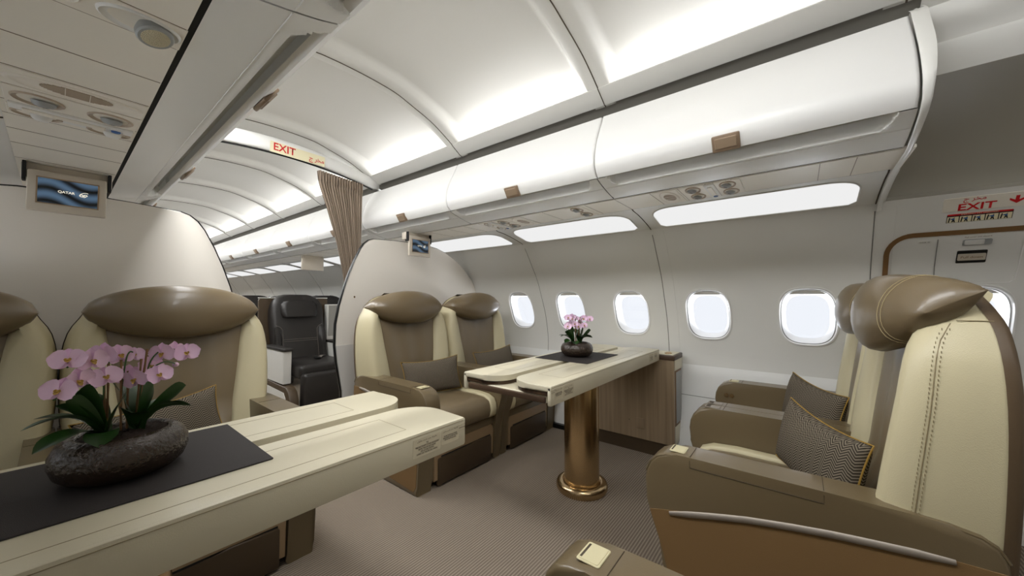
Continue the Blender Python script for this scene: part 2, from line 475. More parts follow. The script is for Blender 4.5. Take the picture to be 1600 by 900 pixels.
# ------------------------------------------------------------------ overhead bins, service strips, coves
BF = [(.716, 2.010), (.700, 1.975), (.678, 1.935), (.655, 1.892), (.638, 1.855), (.624, 1.812), (.615, 1.768), (.616, 1.735), (.626, 1.706), (.652, 1.680)]
BL = [(.654, 1.676), (.695, 1.661), (.742, 1.648), (.80, 1.634), (.856, 1.624)]
SHL = .033
def make_bin(side, k, n=1):
    y0, y1 = station(k), station(k+n)
    if k == -1 and side > 0: y0 = YE+.03
    L = y1-y0
    r = empty('overhead_bin', (side*.75+(SHL if side < 0 else 0), y0, 1.62))
    def T(p, y): return (side*p[0]-side*.75, y-y0, p[1]-1.62)
    a, b = y0+.0025, y1-.0025
    ins = lambda p, d: (p[0]+d, p[1])
    # door: a shell with thickness and rounded side edges
    rows = []
    for y, d in ((a, .016), (a, .006), (a+.004, .001), (a+.010, 0), (b-.010, 0), (b-.004, .001), (b, .006), (b, .016)):
        rows.append([T(ins(p, d), y) for p in BF]+[T((BF[-1][0]+.02, BF[-1][1]+.006), y)])
    obj('door', grid(rows), 'bin', r, smooth=50)
    dense = [(.652+(.204)*t/24, None) for t in range(25)]
    prof = [(p[0], interp([(q[0], q[1]) for q in BL], p[0])) for p in dense]
    rows = []
    yy = sorted(set([a, b]+[a+.035+i*.006 for i in range(12)]+[b-.035-i*.006 for i in range(12)]+[a+.2, (a+b)/2, b-.2]))
    for y in yy:
        row = []
        d_end = min(y-a, b-y)
        for i, p in enumerate(prof):
            t = i/24
            half = .32*sm(.040, .085, d_end)**.5 if d_end > .04 else 0
            dep = .048*sm(half, half-.06, t)*sm(.040, .052, d_end) if half > 0 else 0
            lip = .0065*math.exp(-((t-half-.03)/.032)**2)*sm(.04, .06, d_end)
            row.append(T((p[0]+dep*.35, p[1]+dep-lip), y))
        rows.append(row)
    obj('bin_floor', grid(rows), 'binlow', r, smooth=70)
    obj('floor_ridge', tube([T((.742, 1.6475), a+.002), T((.742, 1.6475), b-.002)], .0016, 6), 'white', r, smooth=0)
    for q in range(n):
        yc = station(k+q)+BAY/2-.02
        X = Matrix.Translation((side*(.629-.75), yc-y0, 1.700-1.62)) @ Matrix.Rotation(side*math.radians(-33), 4, 'Y')
        lz = box(-.007, .007, -.048, .048, -.032, .032, .005, 2); lz.transform(X)
        la = obj('latch', lz, 'latch', r)
        l2 = box(*sorted((-side*.004, -side*.0105)), -.038, .038, -.020, .022, .003, 1); l2.transform(X)
        obj('latch_flap', l2, M['lf'], la)
    return r
M['lf'] = mat('latch_face', (150, 130, 108), .3, .3)
ordn = ['first', 'second', 'third', 'fourth', 'fifth', 'sixth', 'seventh', 'eighth', 'ninth', 'tenth', 'eleventh']
for side in (1, -1):
    for k in range(-1 if side > 0 else -2, 9):
        if side < 0 and k == 1: continue
        r = make_bin(side, k, 2 if side < 0 and k == 0 else 1)
        i = k+1
        if side > 0:
            lab = {0: 'large white overhead bin with bronze latch ending beside the exit door, nearest on the right',
                   1: 'white overhead bin over the small monitor and far table, second from the exit door',
                   2: 'white overhead bin with bronze latch just right of the hanging curtain'}.get(i)
            if not lab: lab = 'white overhead bin beyond the curtain, %s from it on the window side' % ordn[i-3]
        else:
            lab = {-1: 'overhead bin over the left seats, nearest the camera at the top edge',
                   0: 'overhead bin at the top edge with a rounded recess end, left of the ceiling', 1: 'long overhead bin at upper left with two latches seen edge-on beside the beige service panel',
                   2: 'overhead bin at left ending at the left partition top'}.get(i) or 'overhead bin on the left row beyond the left partition, %s from it' % ordn[i-3]
        tag(r, lab, 'overhead bin', 'overhead bins on the window side' if side > 0 else 'overhead bins on the left side')

# rim and lining where the right-hand bins stop at the door
rimp = [(.736, 2.035)]+[(a-.012, b) for a, b in BF[:-2]]+[(.622, 1.690), (.66, 1.664), (.745, 1.636), (.856, 1.610), (1.0, 1.606), (1.145, 1.603), (1.30, 1.576), (1.44, 1.548), (1.485, 1.515)]
rf = lambda z: .45+.55*sm(1.60, 1.90, z)
tn += 1
rows = []
for y, d in ((YE+.032, .004), (YE+.030, 0), (YE+.022, -.004), (YE+.004, -.004), (YE-.006, .002), (YE-.008, .03), (YE-.004, .06)):
    rows.append([(a+d*.8*rf(b), YE+.026+(y-YE-.026)*rf(b), b+d*.6*rf(b)) for a, b in rimp])
obj('trim_%d' % tn, grid(rows), 'rim', kind='structure', smooth=60)
tn += 1
endp = [(a, b) for a, b in rimp]+[(1.48, 1.70), (1.2, 2.0), (.8, 2.06)]
obj('trim_%d' % tn, prism([(a+.004, b+.004) for a, b in endp], 'y', YE+.012, YE+.018), 'ceil', kind='structure', smooth=0)
# vestibule lining over the door
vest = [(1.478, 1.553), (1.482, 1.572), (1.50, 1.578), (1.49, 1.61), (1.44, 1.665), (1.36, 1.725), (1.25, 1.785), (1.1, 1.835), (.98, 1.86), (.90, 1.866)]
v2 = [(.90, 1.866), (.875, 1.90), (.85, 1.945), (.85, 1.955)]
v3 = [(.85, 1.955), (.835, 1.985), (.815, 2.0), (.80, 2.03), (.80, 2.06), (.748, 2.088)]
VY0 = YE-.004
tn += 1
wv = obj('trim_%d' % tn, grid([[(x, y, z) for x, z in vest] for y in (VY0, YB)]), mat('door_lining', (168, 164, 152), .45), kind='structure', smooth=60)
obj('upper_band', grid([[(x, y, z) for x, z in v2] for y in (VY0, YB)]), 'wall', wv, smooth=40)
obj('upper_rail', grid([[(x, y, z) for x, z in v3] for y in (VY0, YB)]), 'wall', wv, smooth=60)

# service strip (beige) and cove over the windows
def psu_z(x): return 1.622
for side in (1, -1):
    tn += 1
    ya = YE if side > 0 else YB; sh = SHL if side < 0 else 0
    s = obj('trim_%d' % tn, box(*sorted((side*.868+sh, side*1.128+sh)), ya, YF, 1.620, 1.630), 'psu', kind='structure', smooth=0)
    obj('dark_joint', box(*sorted((side*.852+sh, side*.872+sh)), ya+(.035 if side > 0 else 0), YF, 1.626, 1.632), 'dark', s, smooth=0)
    y = -.07
    for y in (-1.1, -.6, -.35, -.18, -.073, .23, .25, .302, .335, .454, .585, .768, .949, 1.04, 1.236, 1.413, 1.534, 1.660, 1.78, 1.928, 2.10, 2.315, 2.9, 3.2, 3.5, 4.0, 4.3, 4.6, 5.1, 5.4, 6, 6.5, 7, 7.5, 8, 8.5):
        if y < ya+.02: continue
        obj('panel_joint', box(*sorted((side*.87+sh, side*1.127+sh)), y-.0011, y+.0011, 1.6192, 1.6205), 'latch', s, smooth=0)
    # cove lining from strip to wall
    tn += 1
    cv = [(1.128-sh, 1.6195), (1.145-sh, 1.614), (1.22, 1.607), (1.297, 1.594), (1.38, 1.577), (1.45, 1.560), (1.474, 1.552)]
    s2 = obj('trim_%d' % tn, grid([[(side*x, y, z) for x, z in cv] for y in (ya, YF)]), 'wall', kind='structure', smooth=60)
    k = -1 if side > 0 else -3
    while station(k) < YF-.1:
        y = station(k)
        obj('panel_joint', tube([(side*x, y, z-.001) for x, z in cv], .003, 4), 'seam', s2, smooth=0); k += 1
    k = -1 if side > 0 else -3
    while station(k) < YF-BAY:
        y0, y1 = station(k)+.070, station(k+1)-.075
        def cvz(x): return interp(cv, x)
        t = empty('cove_light', (side*1.3, (y0+y1)/2, 1.57))
        # recessed-looking diffuser with rounded ends, following the cove
        poly = []
        for q_ in range(9): t_ = q_/8*PI/2; poly.append((y0+.13-.13*math.sin(t_), 1.165+.13-.13*math.cos(t_)))
        poly += [(y0, 1.422), (y0+.03, 1.452), (y1-.03, 1.452), (y1, 1.422)]
        for q_ in range(9): t_ = q_/8*PI/2; poly.append((y1-.13+.13*math.cos(t_), 1.165+.13-.13*math.sin(t_)))
        bm = NB(); rows = []
        for i in range(15):
            x = 1.165+(1.452-1.165)*i/14
            e = 0
            dlo, dhi = x-1.165, 1.452-x
            if dlo < .13: e = .13-math.sqrt(max(0, .13**2-(.13-dlo)**2))
            if dhi < .03: e = max(e, .03-math.sqrt(max(0, .03**2-(.03-dhi)**2)))
            n = 12
            rows.append([(side*(x-1.3), (y0+e)+(y1-y0-2*e)*j/n-(y0+y1)/2, cvz(x)-.0025-1.57) for j in range(n+1)])
        obj('diffuser', grid(rows, bm), 'light', t, smooth=60)
        rim = [(side*(a-1.3), b-(y0+y1)/2, cvz(a)-.002-1.57) for b, a in poly]
        obj('diffuser_frame', tube(rim, .0035, 6, closed=True), 'wall', t, smooth=60)
        i = k+1
        if side > 0:
            lab = ['glowing cove light panel above the two windows nearest the exit door', 'glowing cove light panel above the windows behind the far table',
                   'glowing cove light panel right of the small monitor'][i] if i < 3 else 'glowing cove light panel beyond the curtain, %s from it' % ordn[i-3]
        else:
            lab = 'cove light panel over the left wall, %s from the aft end' % ordn[min(i+2, 10)] if i+2 < 11 else 'cove light panel over the left wall, farthest forward'
        tag(t, lab, 'light', 'cove lights over the %s windows' % ('right' if side > 0 else 'left'))
        k += 1

# ------------------------------------------------------------------ overhead service units
def dish(cx, cy, a, b, depth, up=-1, n=28):
    """an oval bezel with a scooped floor, hanging a few mm under the strip (z=0 is the strip)"""
    rings = []
    for f, z in ((1.08, 0), (1.06, -.004), (1.0, -.006), (.96, -.004), (.80, -.0015), (.5, -.0008), (.05, -.0008)):
        rings.append([(cx+a*f*math.cos(2*PI*i/n), cy+b*f*math.sin(2*PI*i/n), z) for i in range(n)])
    return grid(rings, cu=True, cap=True)

def ball_lamp(r, cx, cy, s, tilt, m1='chrome', name='reading_light'):
    o = obj(name, lathe([(.001, -.016*s), (.010*s, -.0155*s), (.0135*s, -.013*s), (.016*s, -.014*s), (.021*s, -.009*s), (.0235*s, -.001*s)], 20), 'grey', r, loc=(cx, cy, 0), rot=(tilt, 0, 0))
    obj('lens', lathe([(.001, -.0168*s), (.0085*s, -.0162*s), (.0095*s, -.0135*s)], 16), 'black' if m1 == 'black' else m1, o)
    return o

def unit_reading(x, y, sx, lab):
    r = empty('reading_light_unit', (x, y, 1.619), label=lab, cat='light', group='overhead reading light units')
    obj('bezel', box(-.122, .122, -.060, .060, -.0015, .002, .001, 1), 'psu', r)
    for s in (-1, 1):
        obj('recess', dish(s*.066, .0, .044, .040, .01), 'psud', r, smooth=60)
        ball_lamp(r, s*.062+.006, .006, 1.0, .25)
    return r
def unit_pair(x, y, lab):
    r = empty('reading_light_unit', (x, y, 1.619), label=lab, cat='light', group='overhead reading light units')
    obj('bezel', box(-.122, .122, -.054, .054, -.0015, .002, .001, 1), 'psu', r)
    for s in (-1, 1):
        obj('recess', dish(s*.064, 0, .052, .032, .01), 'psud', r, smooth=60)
        ball_lamp(r, s*.064, .004, .95, .3, 'black')
    return r
def unit_speaker(x, y, lab):
    r = empty('oxygen_mask_unit', (x, y, 1.619), label=lab, cat='vent', group='overhead grille units')
    obj('bezel', box(-.124, .124, -.056, .056, -.0015, .002, .001, 1), 'psu', r)
    obj('recess', dish(0, 0, .112, .040, .01), 'psu', r, smooth=60)
    bm = NB()
    for i in range(13):
        yy = -.024+i*.004; w = .062*math.sqrt(max(.05, 1-(yy/.027)**2))
        box(-w, w, yy-.0011, yy+.0011, -.0036, -.0016, bm=bm)
    obj('grille', bm, 'psud', r, smooth=0)
    for q in (-.021, .021): obj('grille_rib', box(q-.0008, q+.0008, -.026, .026, -.0042, -.0030), 'psu', r, smooth=0)
    return r
def unit_call(x, y, lab):
    r = empty('call_panel', (x, y, 1.619), label=lab, cat='panel', group='overhead call panels')
    obj('bezel', box(-.118, .118, -.022, .022, -.008, .002, .004, 2), 'binlow', r)
    obj('sign_bar', box(-.095, .06, -.010, .012, -.0125, -.007, .002, 1), 'psu', r)
    o = obj('call_button', lathe([(.001, -.0135), (.010, -.013), (.011, -.007)], 16), 'blue', r, loc=(.082, 0, 0))
    obj('button_frame', tube([(.082+.016*math.cos(t*PI/8), .011*math.sin(t*PI/8), -.009) for t in range(16)], .0015, 6, closed=True), 'white', r)
    return r
def unit_nozzle(x, y, lab):
    r = empty('air_nozzle_unit', (x, y, 1.619), label=lab, cat='vent', group='overhead air nozzle units')
    obj('bezel', box(-.122, .122, -.045, .045, -.0015, .002, .001, 1), 'psu', r)
    for s in (-1, 1):
        obj('recess', dish(s*.070, 0, .045, .026, .01), 'psud', r, smooth=60)
        o = obj('air_nozzle', lathe([(.001, -.012), (.005, -.012), (.0065, -.018), (.012, -.017), (.019, -.010), (.021, -.001)], 20), 'binlow', r, loc=(s*.070+.008, 0, 0), rot=(.25, 0, 0))
        obj('nozzle_opening', lathe([(.001, -.0165), (.006, -.0165), (.006, -.0120)], 14), 'black', o)
    obj('name_plate', box(-.024, .024, -.014, .014, -.003, -.001, .001, 1), 'binlow', r)
    return r
# left strip over the camera side
XL = -.962
unit_speaker(XL, 1.474, 'beige overhead panel with slotted oval grille above the left monitor')
unit_reading(XL, 1.598, 1, 'pair of recessed reading lights just behind the left slotted grille')
unit_call(XL, 1.680, 'slim overhead call panel with blue button above the left monitor')
unit_nozzle(XL, 1.728, 'pair of recessed air nozzles nearest the left monitor')
r = empty('spot_lamp', (-.878, .993, 1.619), label='round perforated spot lamp in an oval recess at upper left', cat='light')
obj('bezel', box(-.210, .044, -.044, .044, -.0015, .002, .001, 1), 'psu', r)
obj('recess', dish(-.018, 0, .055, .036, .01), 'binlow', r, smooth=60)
o = obj('lamp_body', lathe([(.001, -.024), (.026, -.024), (.0285, -.021), (.0285, -.012), (.023, -.001)], 28), 'grey', r, loc=(-.002, 0, 0), rot=(-.28, -.2, 0))
obj('lamp_lens', lathe([(.001, -.0262), (.016, -.0258), (.0235, -.0235)], 28), 'lamp', o)
obj('blank_cover', dish(-.145, 0, .050, .028, .01), 'psu', r, smooth=60)
# right strip
def rx(y): return .998
unit_speaker(.998, .520, 'overhead oval scoop panel in the right service strip, left one of that cluster')
unit_pair(.998, .398, 'pair of dark reading lights next to the oval scoop on the right strip')
c = unit_call(.998, .322, 'slim call panel with blue mark between two light pairs on the right strip')
unit_pair(.998, .252, 'pair of dark reading lights nearest the exit door on the right strip')
unit_pair(.998, 1.030, 'lone pair of reading lights in the right strip above the far table')
unit_speaker(.998, 1.474, 'oval scoop panel in the right strip nearest the small monitor, right one of its cluster')
unit_pair(.998, 1.598, 'pair of reading lights beside the oval scoop near the small monitor')
unit_call(.998, 1.680, 'slim call panel in the strip cluster near the small monitor')
unit_nozzle(.998, 1.728, 'pair of air nozzles in the strip cluster near the small monitor')

# ------------------------------------------------------------------ partitions
def partition(side, lab):
    y = 2.65
    A = [(.335, .0), (.345, .20), (.338, .41), (.300, .62), (.286, .745), (.290, .90), (.312, 1.03), (.345, 1.15), (.382, 1.265), (.425, 1.375), (.470, 1.470), (.500, 1.515), (.535, 1.545), (.575, 1.558), (.75, 1.568), (.92, 1.572), (1.10, 1.566), (1.22, 1.550), (1.32, 1.520), (1.42, 1.475), (1.50, 1.425), (1.58, 1.365), (1.64, 1.305)]
    W = [(wx(z)-.002, z) for z in (1.28, 1.2, 1.1, 1.0, .9, .8, .7, .6, .5, .4, .3, .2, .1, .0)]
    r = empty('cabin_partition', (side*1.0, y, 0), label=lab, cat='partition', group='partitions at the end of the seating area')
    P = [(side*(a-1.0), b) for a, b in A+W]
    obj('panel', prism(P, 'y', -.014, .014, .004, 2), 'part', r, smooth=40)
    lo = [(a, b) for a, b in A if b <= .745]+[(wx(.745)-.004, .745), (wx(.5)-.004, .5), (wx(.2)-.004, .2), (wx(0)-.004, 0)]
    obj('lower_panel', prism([(side*(a-1.0), b) for a, b in lo], 'y', -.018, -.0135), 'partlow', r, smooth=0)
    edge = [(side*(a-1.0-.004), 0.0, b) for a, b in A[:15]]
    rows = []
    obj('edge_trim', tube(edge+[(side*(a-1.0), 0, b+.003) for a, b in A[15:]], .006, 6), 'black', r, smooth=60)
    # broad dark edge on the aisle side
    own = grid([[(side*(a-1.0)-side*.005, yy, b) for a, b in A[:14]] for yy in (-.016, .022)])
    obj('aisle_edge', own, 'black', r, smooth=60)
    o = obj('fastener', lathe([(.001, -.002), (.006, -.0015), (.007, 0)], 12), 'gold', r, loc=(side*(.42-1.0), -.016, 1.10), rot=(PI/2, 0, 0))
    return r
partition(1, 'cream cabin partition with curved top behind the far right seats')
partition(-1, 'cream cabin partition with curved top behind the near left seats')

# ------------------------------------------------------------------ monitors under the service strips
def monitor(x, y, lab, s=1):
    r = empty('monitor', (x, y, 1.62), label=lab, cat='monitor')
    obj('mount', box(-.120, .120, .014, .07, -.060, .0, .005, 2), 'bezel', r)
    b = obj('bezel', box(-.104, .104, -.012, .012, -.190, -.030, .005, 2), 'bezel', r)
    fr = NB()
    for a in ((-.082, .082, -.058, -.054), (-.082, .082, -.160, -.156), (-.082, -.078, -.160, -.054), (.078, .082, -.160, -.054)):
        box(a[0], a[1], -.0145, -.011, a[2], a[3], bm=fr)
    obj('screen_frame', fr, 'tan', b, smooth=0)
    sc = obj('screen', box(-.078, .078, -.0135, -.011, -.156, -.058), 'screen', b, smooth=0)
    text('logo_text', 'QATAR', .013, 'screenink', b, (-.006, -.0136, -.105), (1, 0, 0), (0, 0, 1), bold=.0003)
    # emblem: an animal head with curved horns, as a small flat mark
    bm = NB()
    for cx, cz, rr in ((.034, -.109, .0065), (.045, -.107, .0055), (.041, -.112, .0045)):
        rg = [[(cx+f*rr*math.cos(2*PI*i/16), -.0138, cz+f*rr*.85*math.sin(2*PI*i/16)) for i in range(16)] for f in (.45, 1)]
        grid(rg, bm, cu=True)
    tube([(.030+.022*t, -.0138, -.104+.008*math.sin(t*2.2)) for t in [i/8 for i in range(9)]], .0011, 5, bm=bm)
    obj('logo_emblem', bm, 'screenink', b, smooth=0)
    for sx in (-1, 1): obj('hinge_bracket', box(sx*.112-.005, sx*.112+.005, -.008, .03, -.075, 0, .002, 1), 'dark', r)
    return r
monitor(-.962, 2.35, 'drop-down monitor with blue picture hanging at the left above the near seats')
monitor(.850, 2.42, 'small drop-down monitor with blue picture above the far right seats')

# ------------------------------------------------------------------ header beam, exit sign, curtain
r = empty('header_beam', (.0, 2.89, 2.14), label='white curved header beam across the aisle under the ceiling', cat='beam')
rows = []
for i in range(41):
    x = -.74+1.50*i/40
    zt = 2.222-.19*x*x; zb = 2.118-.16*x*x
    e = sm(.76, .70, abs(x-.01))*.5+.5
    mid = (zt+zb)/2; h = (zt-zb)/2
    ring = []
    for t in range(16):
        a = 2*PI*t/16; c, s_ = math.cos(a), math.sin(a)
        kk = (abs(c)**3.4+abs(s_)**3.4)**(-1/3.4)
        ring.append((x, .028*c*kk*e, mid-2.14+h*s_*kk*e))
    rows.append(ring)
obj('beam_body', grid(rows, cu=True, cap=True), 'white', r, smooth=50)
obj('curtain_track', tube([(-.70+1.4*i/30, .0, 2.112-.16*(-.70+1.4*i/30)**2-2.14) for i in range(31)], .006, 6), 'dark', r)
bk = NB()
tube([(.74, 0, -.09), (.775, -.01, -.095), (.80, .01, -.11), (.82, .05, -.13), (.84, .10, -.15)], .010, 8, bm=bk)
obj('end_bracket', bk, 'white', r)
obj('bracket_pin', lathe([(.001, -.012), (.014, -.012), (.014, .012), (.001, .012)], 14), 'chrome', r, loc=(.775, -.012, -.098), rot=(PI/2, 0, .6))
sg = empty('exit_sign', (.10, 2.862, 2.144), label='cream EXIT sticker with red letters on the white header beam', cat='sign')
obj('sign_plate', box(-.185, .185, -.003, 0, -.038, .038), 'signc', sg, smooth=0, rot=(0, math.radians(1.0), 0))
text('sign_letters', 'EXIT', .074, 'red', sg, (-.095, -.0032, .004), (1, 0, -.02), (0, 0, 1), bold=.0012, sx=.95)
text('sign_script', '\uFE9D \uFEAE\uFEA8\uFEE3', .044, 'red', sg, (.125, -.0032, -.004), (1, 0, -.02), (0, 0, 1), bold=.0008)

def cl(z):
    return interp([(.05, .50), (.9, .50), (1.17, .470), (1.5, .405), (1.8, .315), (1.95, .262), (2.09, .228)], z)
def cr(z): return interp([(.05, .58), (1.2, .596), (1.57, .602), (2.09, .612)], z)
r = empty('curtain', (.44, 2.885, 0), label='taupe pleated curtain gathered below the header beam', cat='curtain')
rows = []
NP = 17
for j in range(60):
    z = .06+(2.045-.06)*j/59
    a, b = cl(z), cr(z); row = []
    for i in range(NP*10+1):
        u = i/(NP*10)
        amp = .008+.002*math.sin(z*3)
        zz = z-.10*(u-.3)*0
        row.append((a+(b-a)*(u+.006*math.sin(u*PI*2*NP+1.2)) -.44, amp*math.sin(u*PI*2*NP)+.004*math.sin(u*31+z*4), zz+(.028*(1-u)**2 if j == 59 else 0)))
    rows.append(row)
obj('cloth', grid(rows), 'curt', r, smooth=80)
rows = []
for z0 in (1.985, 2.062):
    rows.append([(cl(2.0)+(cr(2.0)-cl(2.0))*(i/140)-.44, .010*math.sin(i/140*PI*2*NP)-.004, z0+.022*(1-i/140)**1.2-.006) for i in range(141)])
obj('heading_tape', grid(rows), 'curt', r, smooth=80)

# ------------------------------------------------------------------ tables
def table(x0, x1, lab, aisle):
    """x0 window end, x1 aisle end in world x (aisle=+1: the aisle end is at larger x)"""
    cx = (x0+x1)/2; L = abs(x1-x0)/2; r = empty('table', (cx, 1.0, 0), label=lab, cat='table', group='folding tables between the facing seats')
    s = aisle
    e = s*L                 # aisle end local x
    w = -s*L
    def X(a, b): return sorted((a, b))
    # bed with walnut edging
    obj('table_bed', box(*X(w+s*.01, e-s*.012), -.215, .215, .675, .704, .003, 1), 'creamt', r)
    obj('bed_edging', box(*X(e-s*.012, e), -.212, .212, .676, .700, .004, 2), 'walnuty', r)
    # padded leaves with walnut bases, inner corners rounded
    for sy in (-1, 1):
        ya, yb = sorted((sy*.022, sy*.238))
        cor = {('tr' if sy < 0 else 'br') if s > 0 else ('tl' if sy < 0 else 'bl'), ('tl' if sy < 0 else 'bl') if s > 0 else ('tr' if sy < 0 else 'br')}
        xa, xb = X(w, e+(s*.0))
        poly = rrect(xa, xb, ya, yb, .10, 10, only=cor)
        leaf = obj('table_leaf', prism(poly, 'z', .722, .746, .008, 3), 'creamt', r, smooth=50)
        poly2 = rrect(xa+.006, xb-.006, ya+.006, yb-.006, .095, 10, only=cor)
        obj('leaf_base', prism(poly2, 'z', .7045, .7225, .003, 1), 'walnut', leaf, smooth=50)
        # embossed panel line on the leaf
        y1, y2 = sorted((sy*.070, sy*.195)); ln = NB()
        for (a, b, c_, d) in ((w+s*.20, y1, e-s*.17, y1), (w+s*.20, y2, e-s*.17, y2), (w+s*.20, y1, w+s*.20, y2), (e-s*.17, y1, e-s*.17, y2)):
            box(min(a, c_)-.0006, max(a, c_)+.0006, min(b, d)-.0006, max(b, d)+.0006, .7458, .7464, bm=ln)
        obj('emboss_line', ln, 'wseam', leaf, smooth=0)
        # leather apron with a chamfered aisle end
        yo = sy*.240
        ap = prism([(w, .668), (e-s*.004, .668), (e, .674), (e, .738), (e-s*.006, .7455), (w, .7455)], 'y', yo-.0, yo-sy*.016, .0035, 2)
        apr = obj('apron', ap, 'creamt', r, smooth=40)
        obj('apron_seam', tube([(w, yo+sy*.0002, .7385), (e-s*.01, yo+sy*.0002, .7385)], .0007, 5), 'wseam', apr, smooth=0)
    # instruction labels on the camera-facing apron
    fr = -.2404
    T1 = 'THIS\nTABLE MUST BE KEPT STOWED AND SECURED\nBEFORE TAKE-OFF AND LANDING\nAND LATCHED POSITION\nDURING TAXI, TAKE OFF AND LANDING'
    T2 = 'TABLE MUST BE KEPT IN FULLY EXTENDED\nPOSITION BEFORE IT IS LOADED OR LATCHED\nFOR TAXI, TAKE-OFF AND LANDING'
    T3 = 'DO NOT SIT ON THIS TABLE'
    ar = '\uFEDD\uFEF4\uFE8E\uFEE4 \uFEB4\uFEB7 \uFEAE\uFEE8\uFEE3 \uFE94\uFEDF\uFEED\uFE8E\uFEC3'
    d = -1 if s > 0 else 1
    for lx, wd, tt, n in ((e+d*.137, .088, T1, 5), (e+d*.058, .062, T2, 3), (e+d*.0145, .024, T3, 1)):
        h = {5: .046, 3: .040, 1: .018}[n]
        zc = .735-h/2-.004
        lb = obj('instruction_label', quad_frame((lx, fr, zc), (1, 0, 0), (0, 0, 1), wd, h, .0002), 'labelbg', r, smooth=0)
        sz = {5: .0058, 3: .0050, 1: .0036}[n]
        text('label_print', ar, sz, 'ink', lb, (lx, fr-.0003, zc+h*.36), (1, 0, 0), (0, 0, 1), sx=1.4)
        text('label_print', tt, sz, 'ink', lb, (lx, fr-.0003, zc-h*.08), (1, 0, 0), (0, 0, 1), sx=.62 if n == 5 else .5, bold=.0001, lines=1.0)
        if n != 1:
            # the same notices repeat near the window end
            lx2 = w+s*(.17 if n == 5 else .08)
            lb = obj('instruction_label', quad_frame((lx2, fr, zc), (1, 0, 0), (0, 0, 1), wd*.9, h, .0002), 'labelbg', r, smooth=0)
            text('label_print', tt, sz, 'ink', lb, (lx2, fr-.0003, zc-h*.05), (1, 0, 0), (0, 0, 1), sx=.5, bold=.0001)
    cxp = (.925 if s < 0 else -.925)-cx
    obj('pedestal', lathe([(.099, .02), (.099, .672)], 48, (cxp, 0)), 'gold', r, smooth=60)
    obj('pedestal_foot', lathe([(.102, .045), (.108, .052), (.122, .052), (.138, .046), (.146, .030), (.145, .014), (.138, .0)], 48, (cxp, 0)), 'gold', r, smooth=60)
    return r
table(1.60, .215, 'cream leather folding table with bronze pedestal across the aisle by the windows', -1)
table(-1.60, -.242, 'cream leather folding table with dark mat filling the lower left foreground', 1)
for x, lab in ((.955, 'dark square table mat under the bowl on the far table'), (-.895, 'dark table mat under the bowl on the near left table')):
    obj('table_mat', prism(rrect(-.205, .205, -.165, .165, .003, 2), 'z', 0, .003, .0008, 1), 'mat', loc=(x, 1.04, .7462), label=lab, cat='mat', group='table mats')

# ------------------------------------------------------------------ potted orchids
def petal(L, W, cup, c, d, n_, bm):
    """one petal from c along d in the plane with normal n_"""
    d = Vector(d).normalized(); n_ = Vector(n_).normalized(); s = d.cross(n_).normalized()
    rows = []
    for i in range(6):
        t = i/5; wv = W*math.sin(PI*min(.999, t**.82))**.6 if 0 < t < 1 else W*.08
        rows.append([Vector(c)+d*L*t+s*wv*q+n_*(cup*(abs(q)**2)*W+.18*L*math.sin(t*PI*.6)*-.4) for q in (-1, -.5, 0, .5, 1)])
    grid(rows, bm)
def flower(r, c, face, size, roll=0):
    f = Vector(face).normalized(); up = Vector((0, 0, 1)); sd = up.cross(f).normalized(); up = f.cross(sd)
    R = Matrix.Rotation(roll, 3, f); sd = R @ sd; up = R @ up
    bm = NB()
    for ang, L, W in ((90, 1, .36), (215, .95, .34), (325, .95, .34)):
        a = math.radians(ang); petal(size*L, size*W*1.25, .25, c, sd*math.cos(a)+up*math.sin(a)-f*.1, f, bm)
    for ang in (8, 172):
        a = math.radians(ang); petal(size*1.08, size*.78, .15, Vector(c)+f*.0015, sd*math.cos(a)+up*math.sin(a)+f*.12, f, bm)
    o = obj('flower', bm, 'petal', r, smooth=180)
    bl = NB()
    petal(size*.42, size*.16, .6, Vector(c)+f*.003, -up*.8+f*.7, f, bl)
    for q in (-1, 1): petal(size*.26, size*.12, .6, Vector(c)+f*.003, -up*.2+sd*q*.8+f*.6, f, bl)
    tube([Vector(c)+f*.001, Vector(c)+f*.006-up*.001], size*.10, 6, bm=bl)
    obj('flower_lip', bl, 'lip', o, smooth=180)
def leaf(r, a, b, w, lift, roll=0.0):
    a, b = Vector(a), Vector(b); d = b-a; h = Vector((d.x, d.y, 0)).normalized(); s = Vector((-h.y, h.x, 0))
    s = (s*math.cos(roll)+Vector((0, 0, 1))*math.sin(roll))
    rows = []; N = 12
    for i in range(N+1):
        t = i/N; p = a+d*t+Vector((0, 0, lift*math.sin(PI*t**.8)))
        ww = w*(.35+.65*math.sin(PI*min(1, .08+t*.62))**1) * (1-max(0, (t-.72)/.28)**2.2)+.0006
        rows.append([p+s*ww*q+Vector((0, 0, .30*ww*abs(q)**1.5)) for q in (-1, -.6, -.2, 0, .2, .6, 1)])
    bm = grid(rows)
    obj('leaf', bm, 'leaf', r, smooth=180)
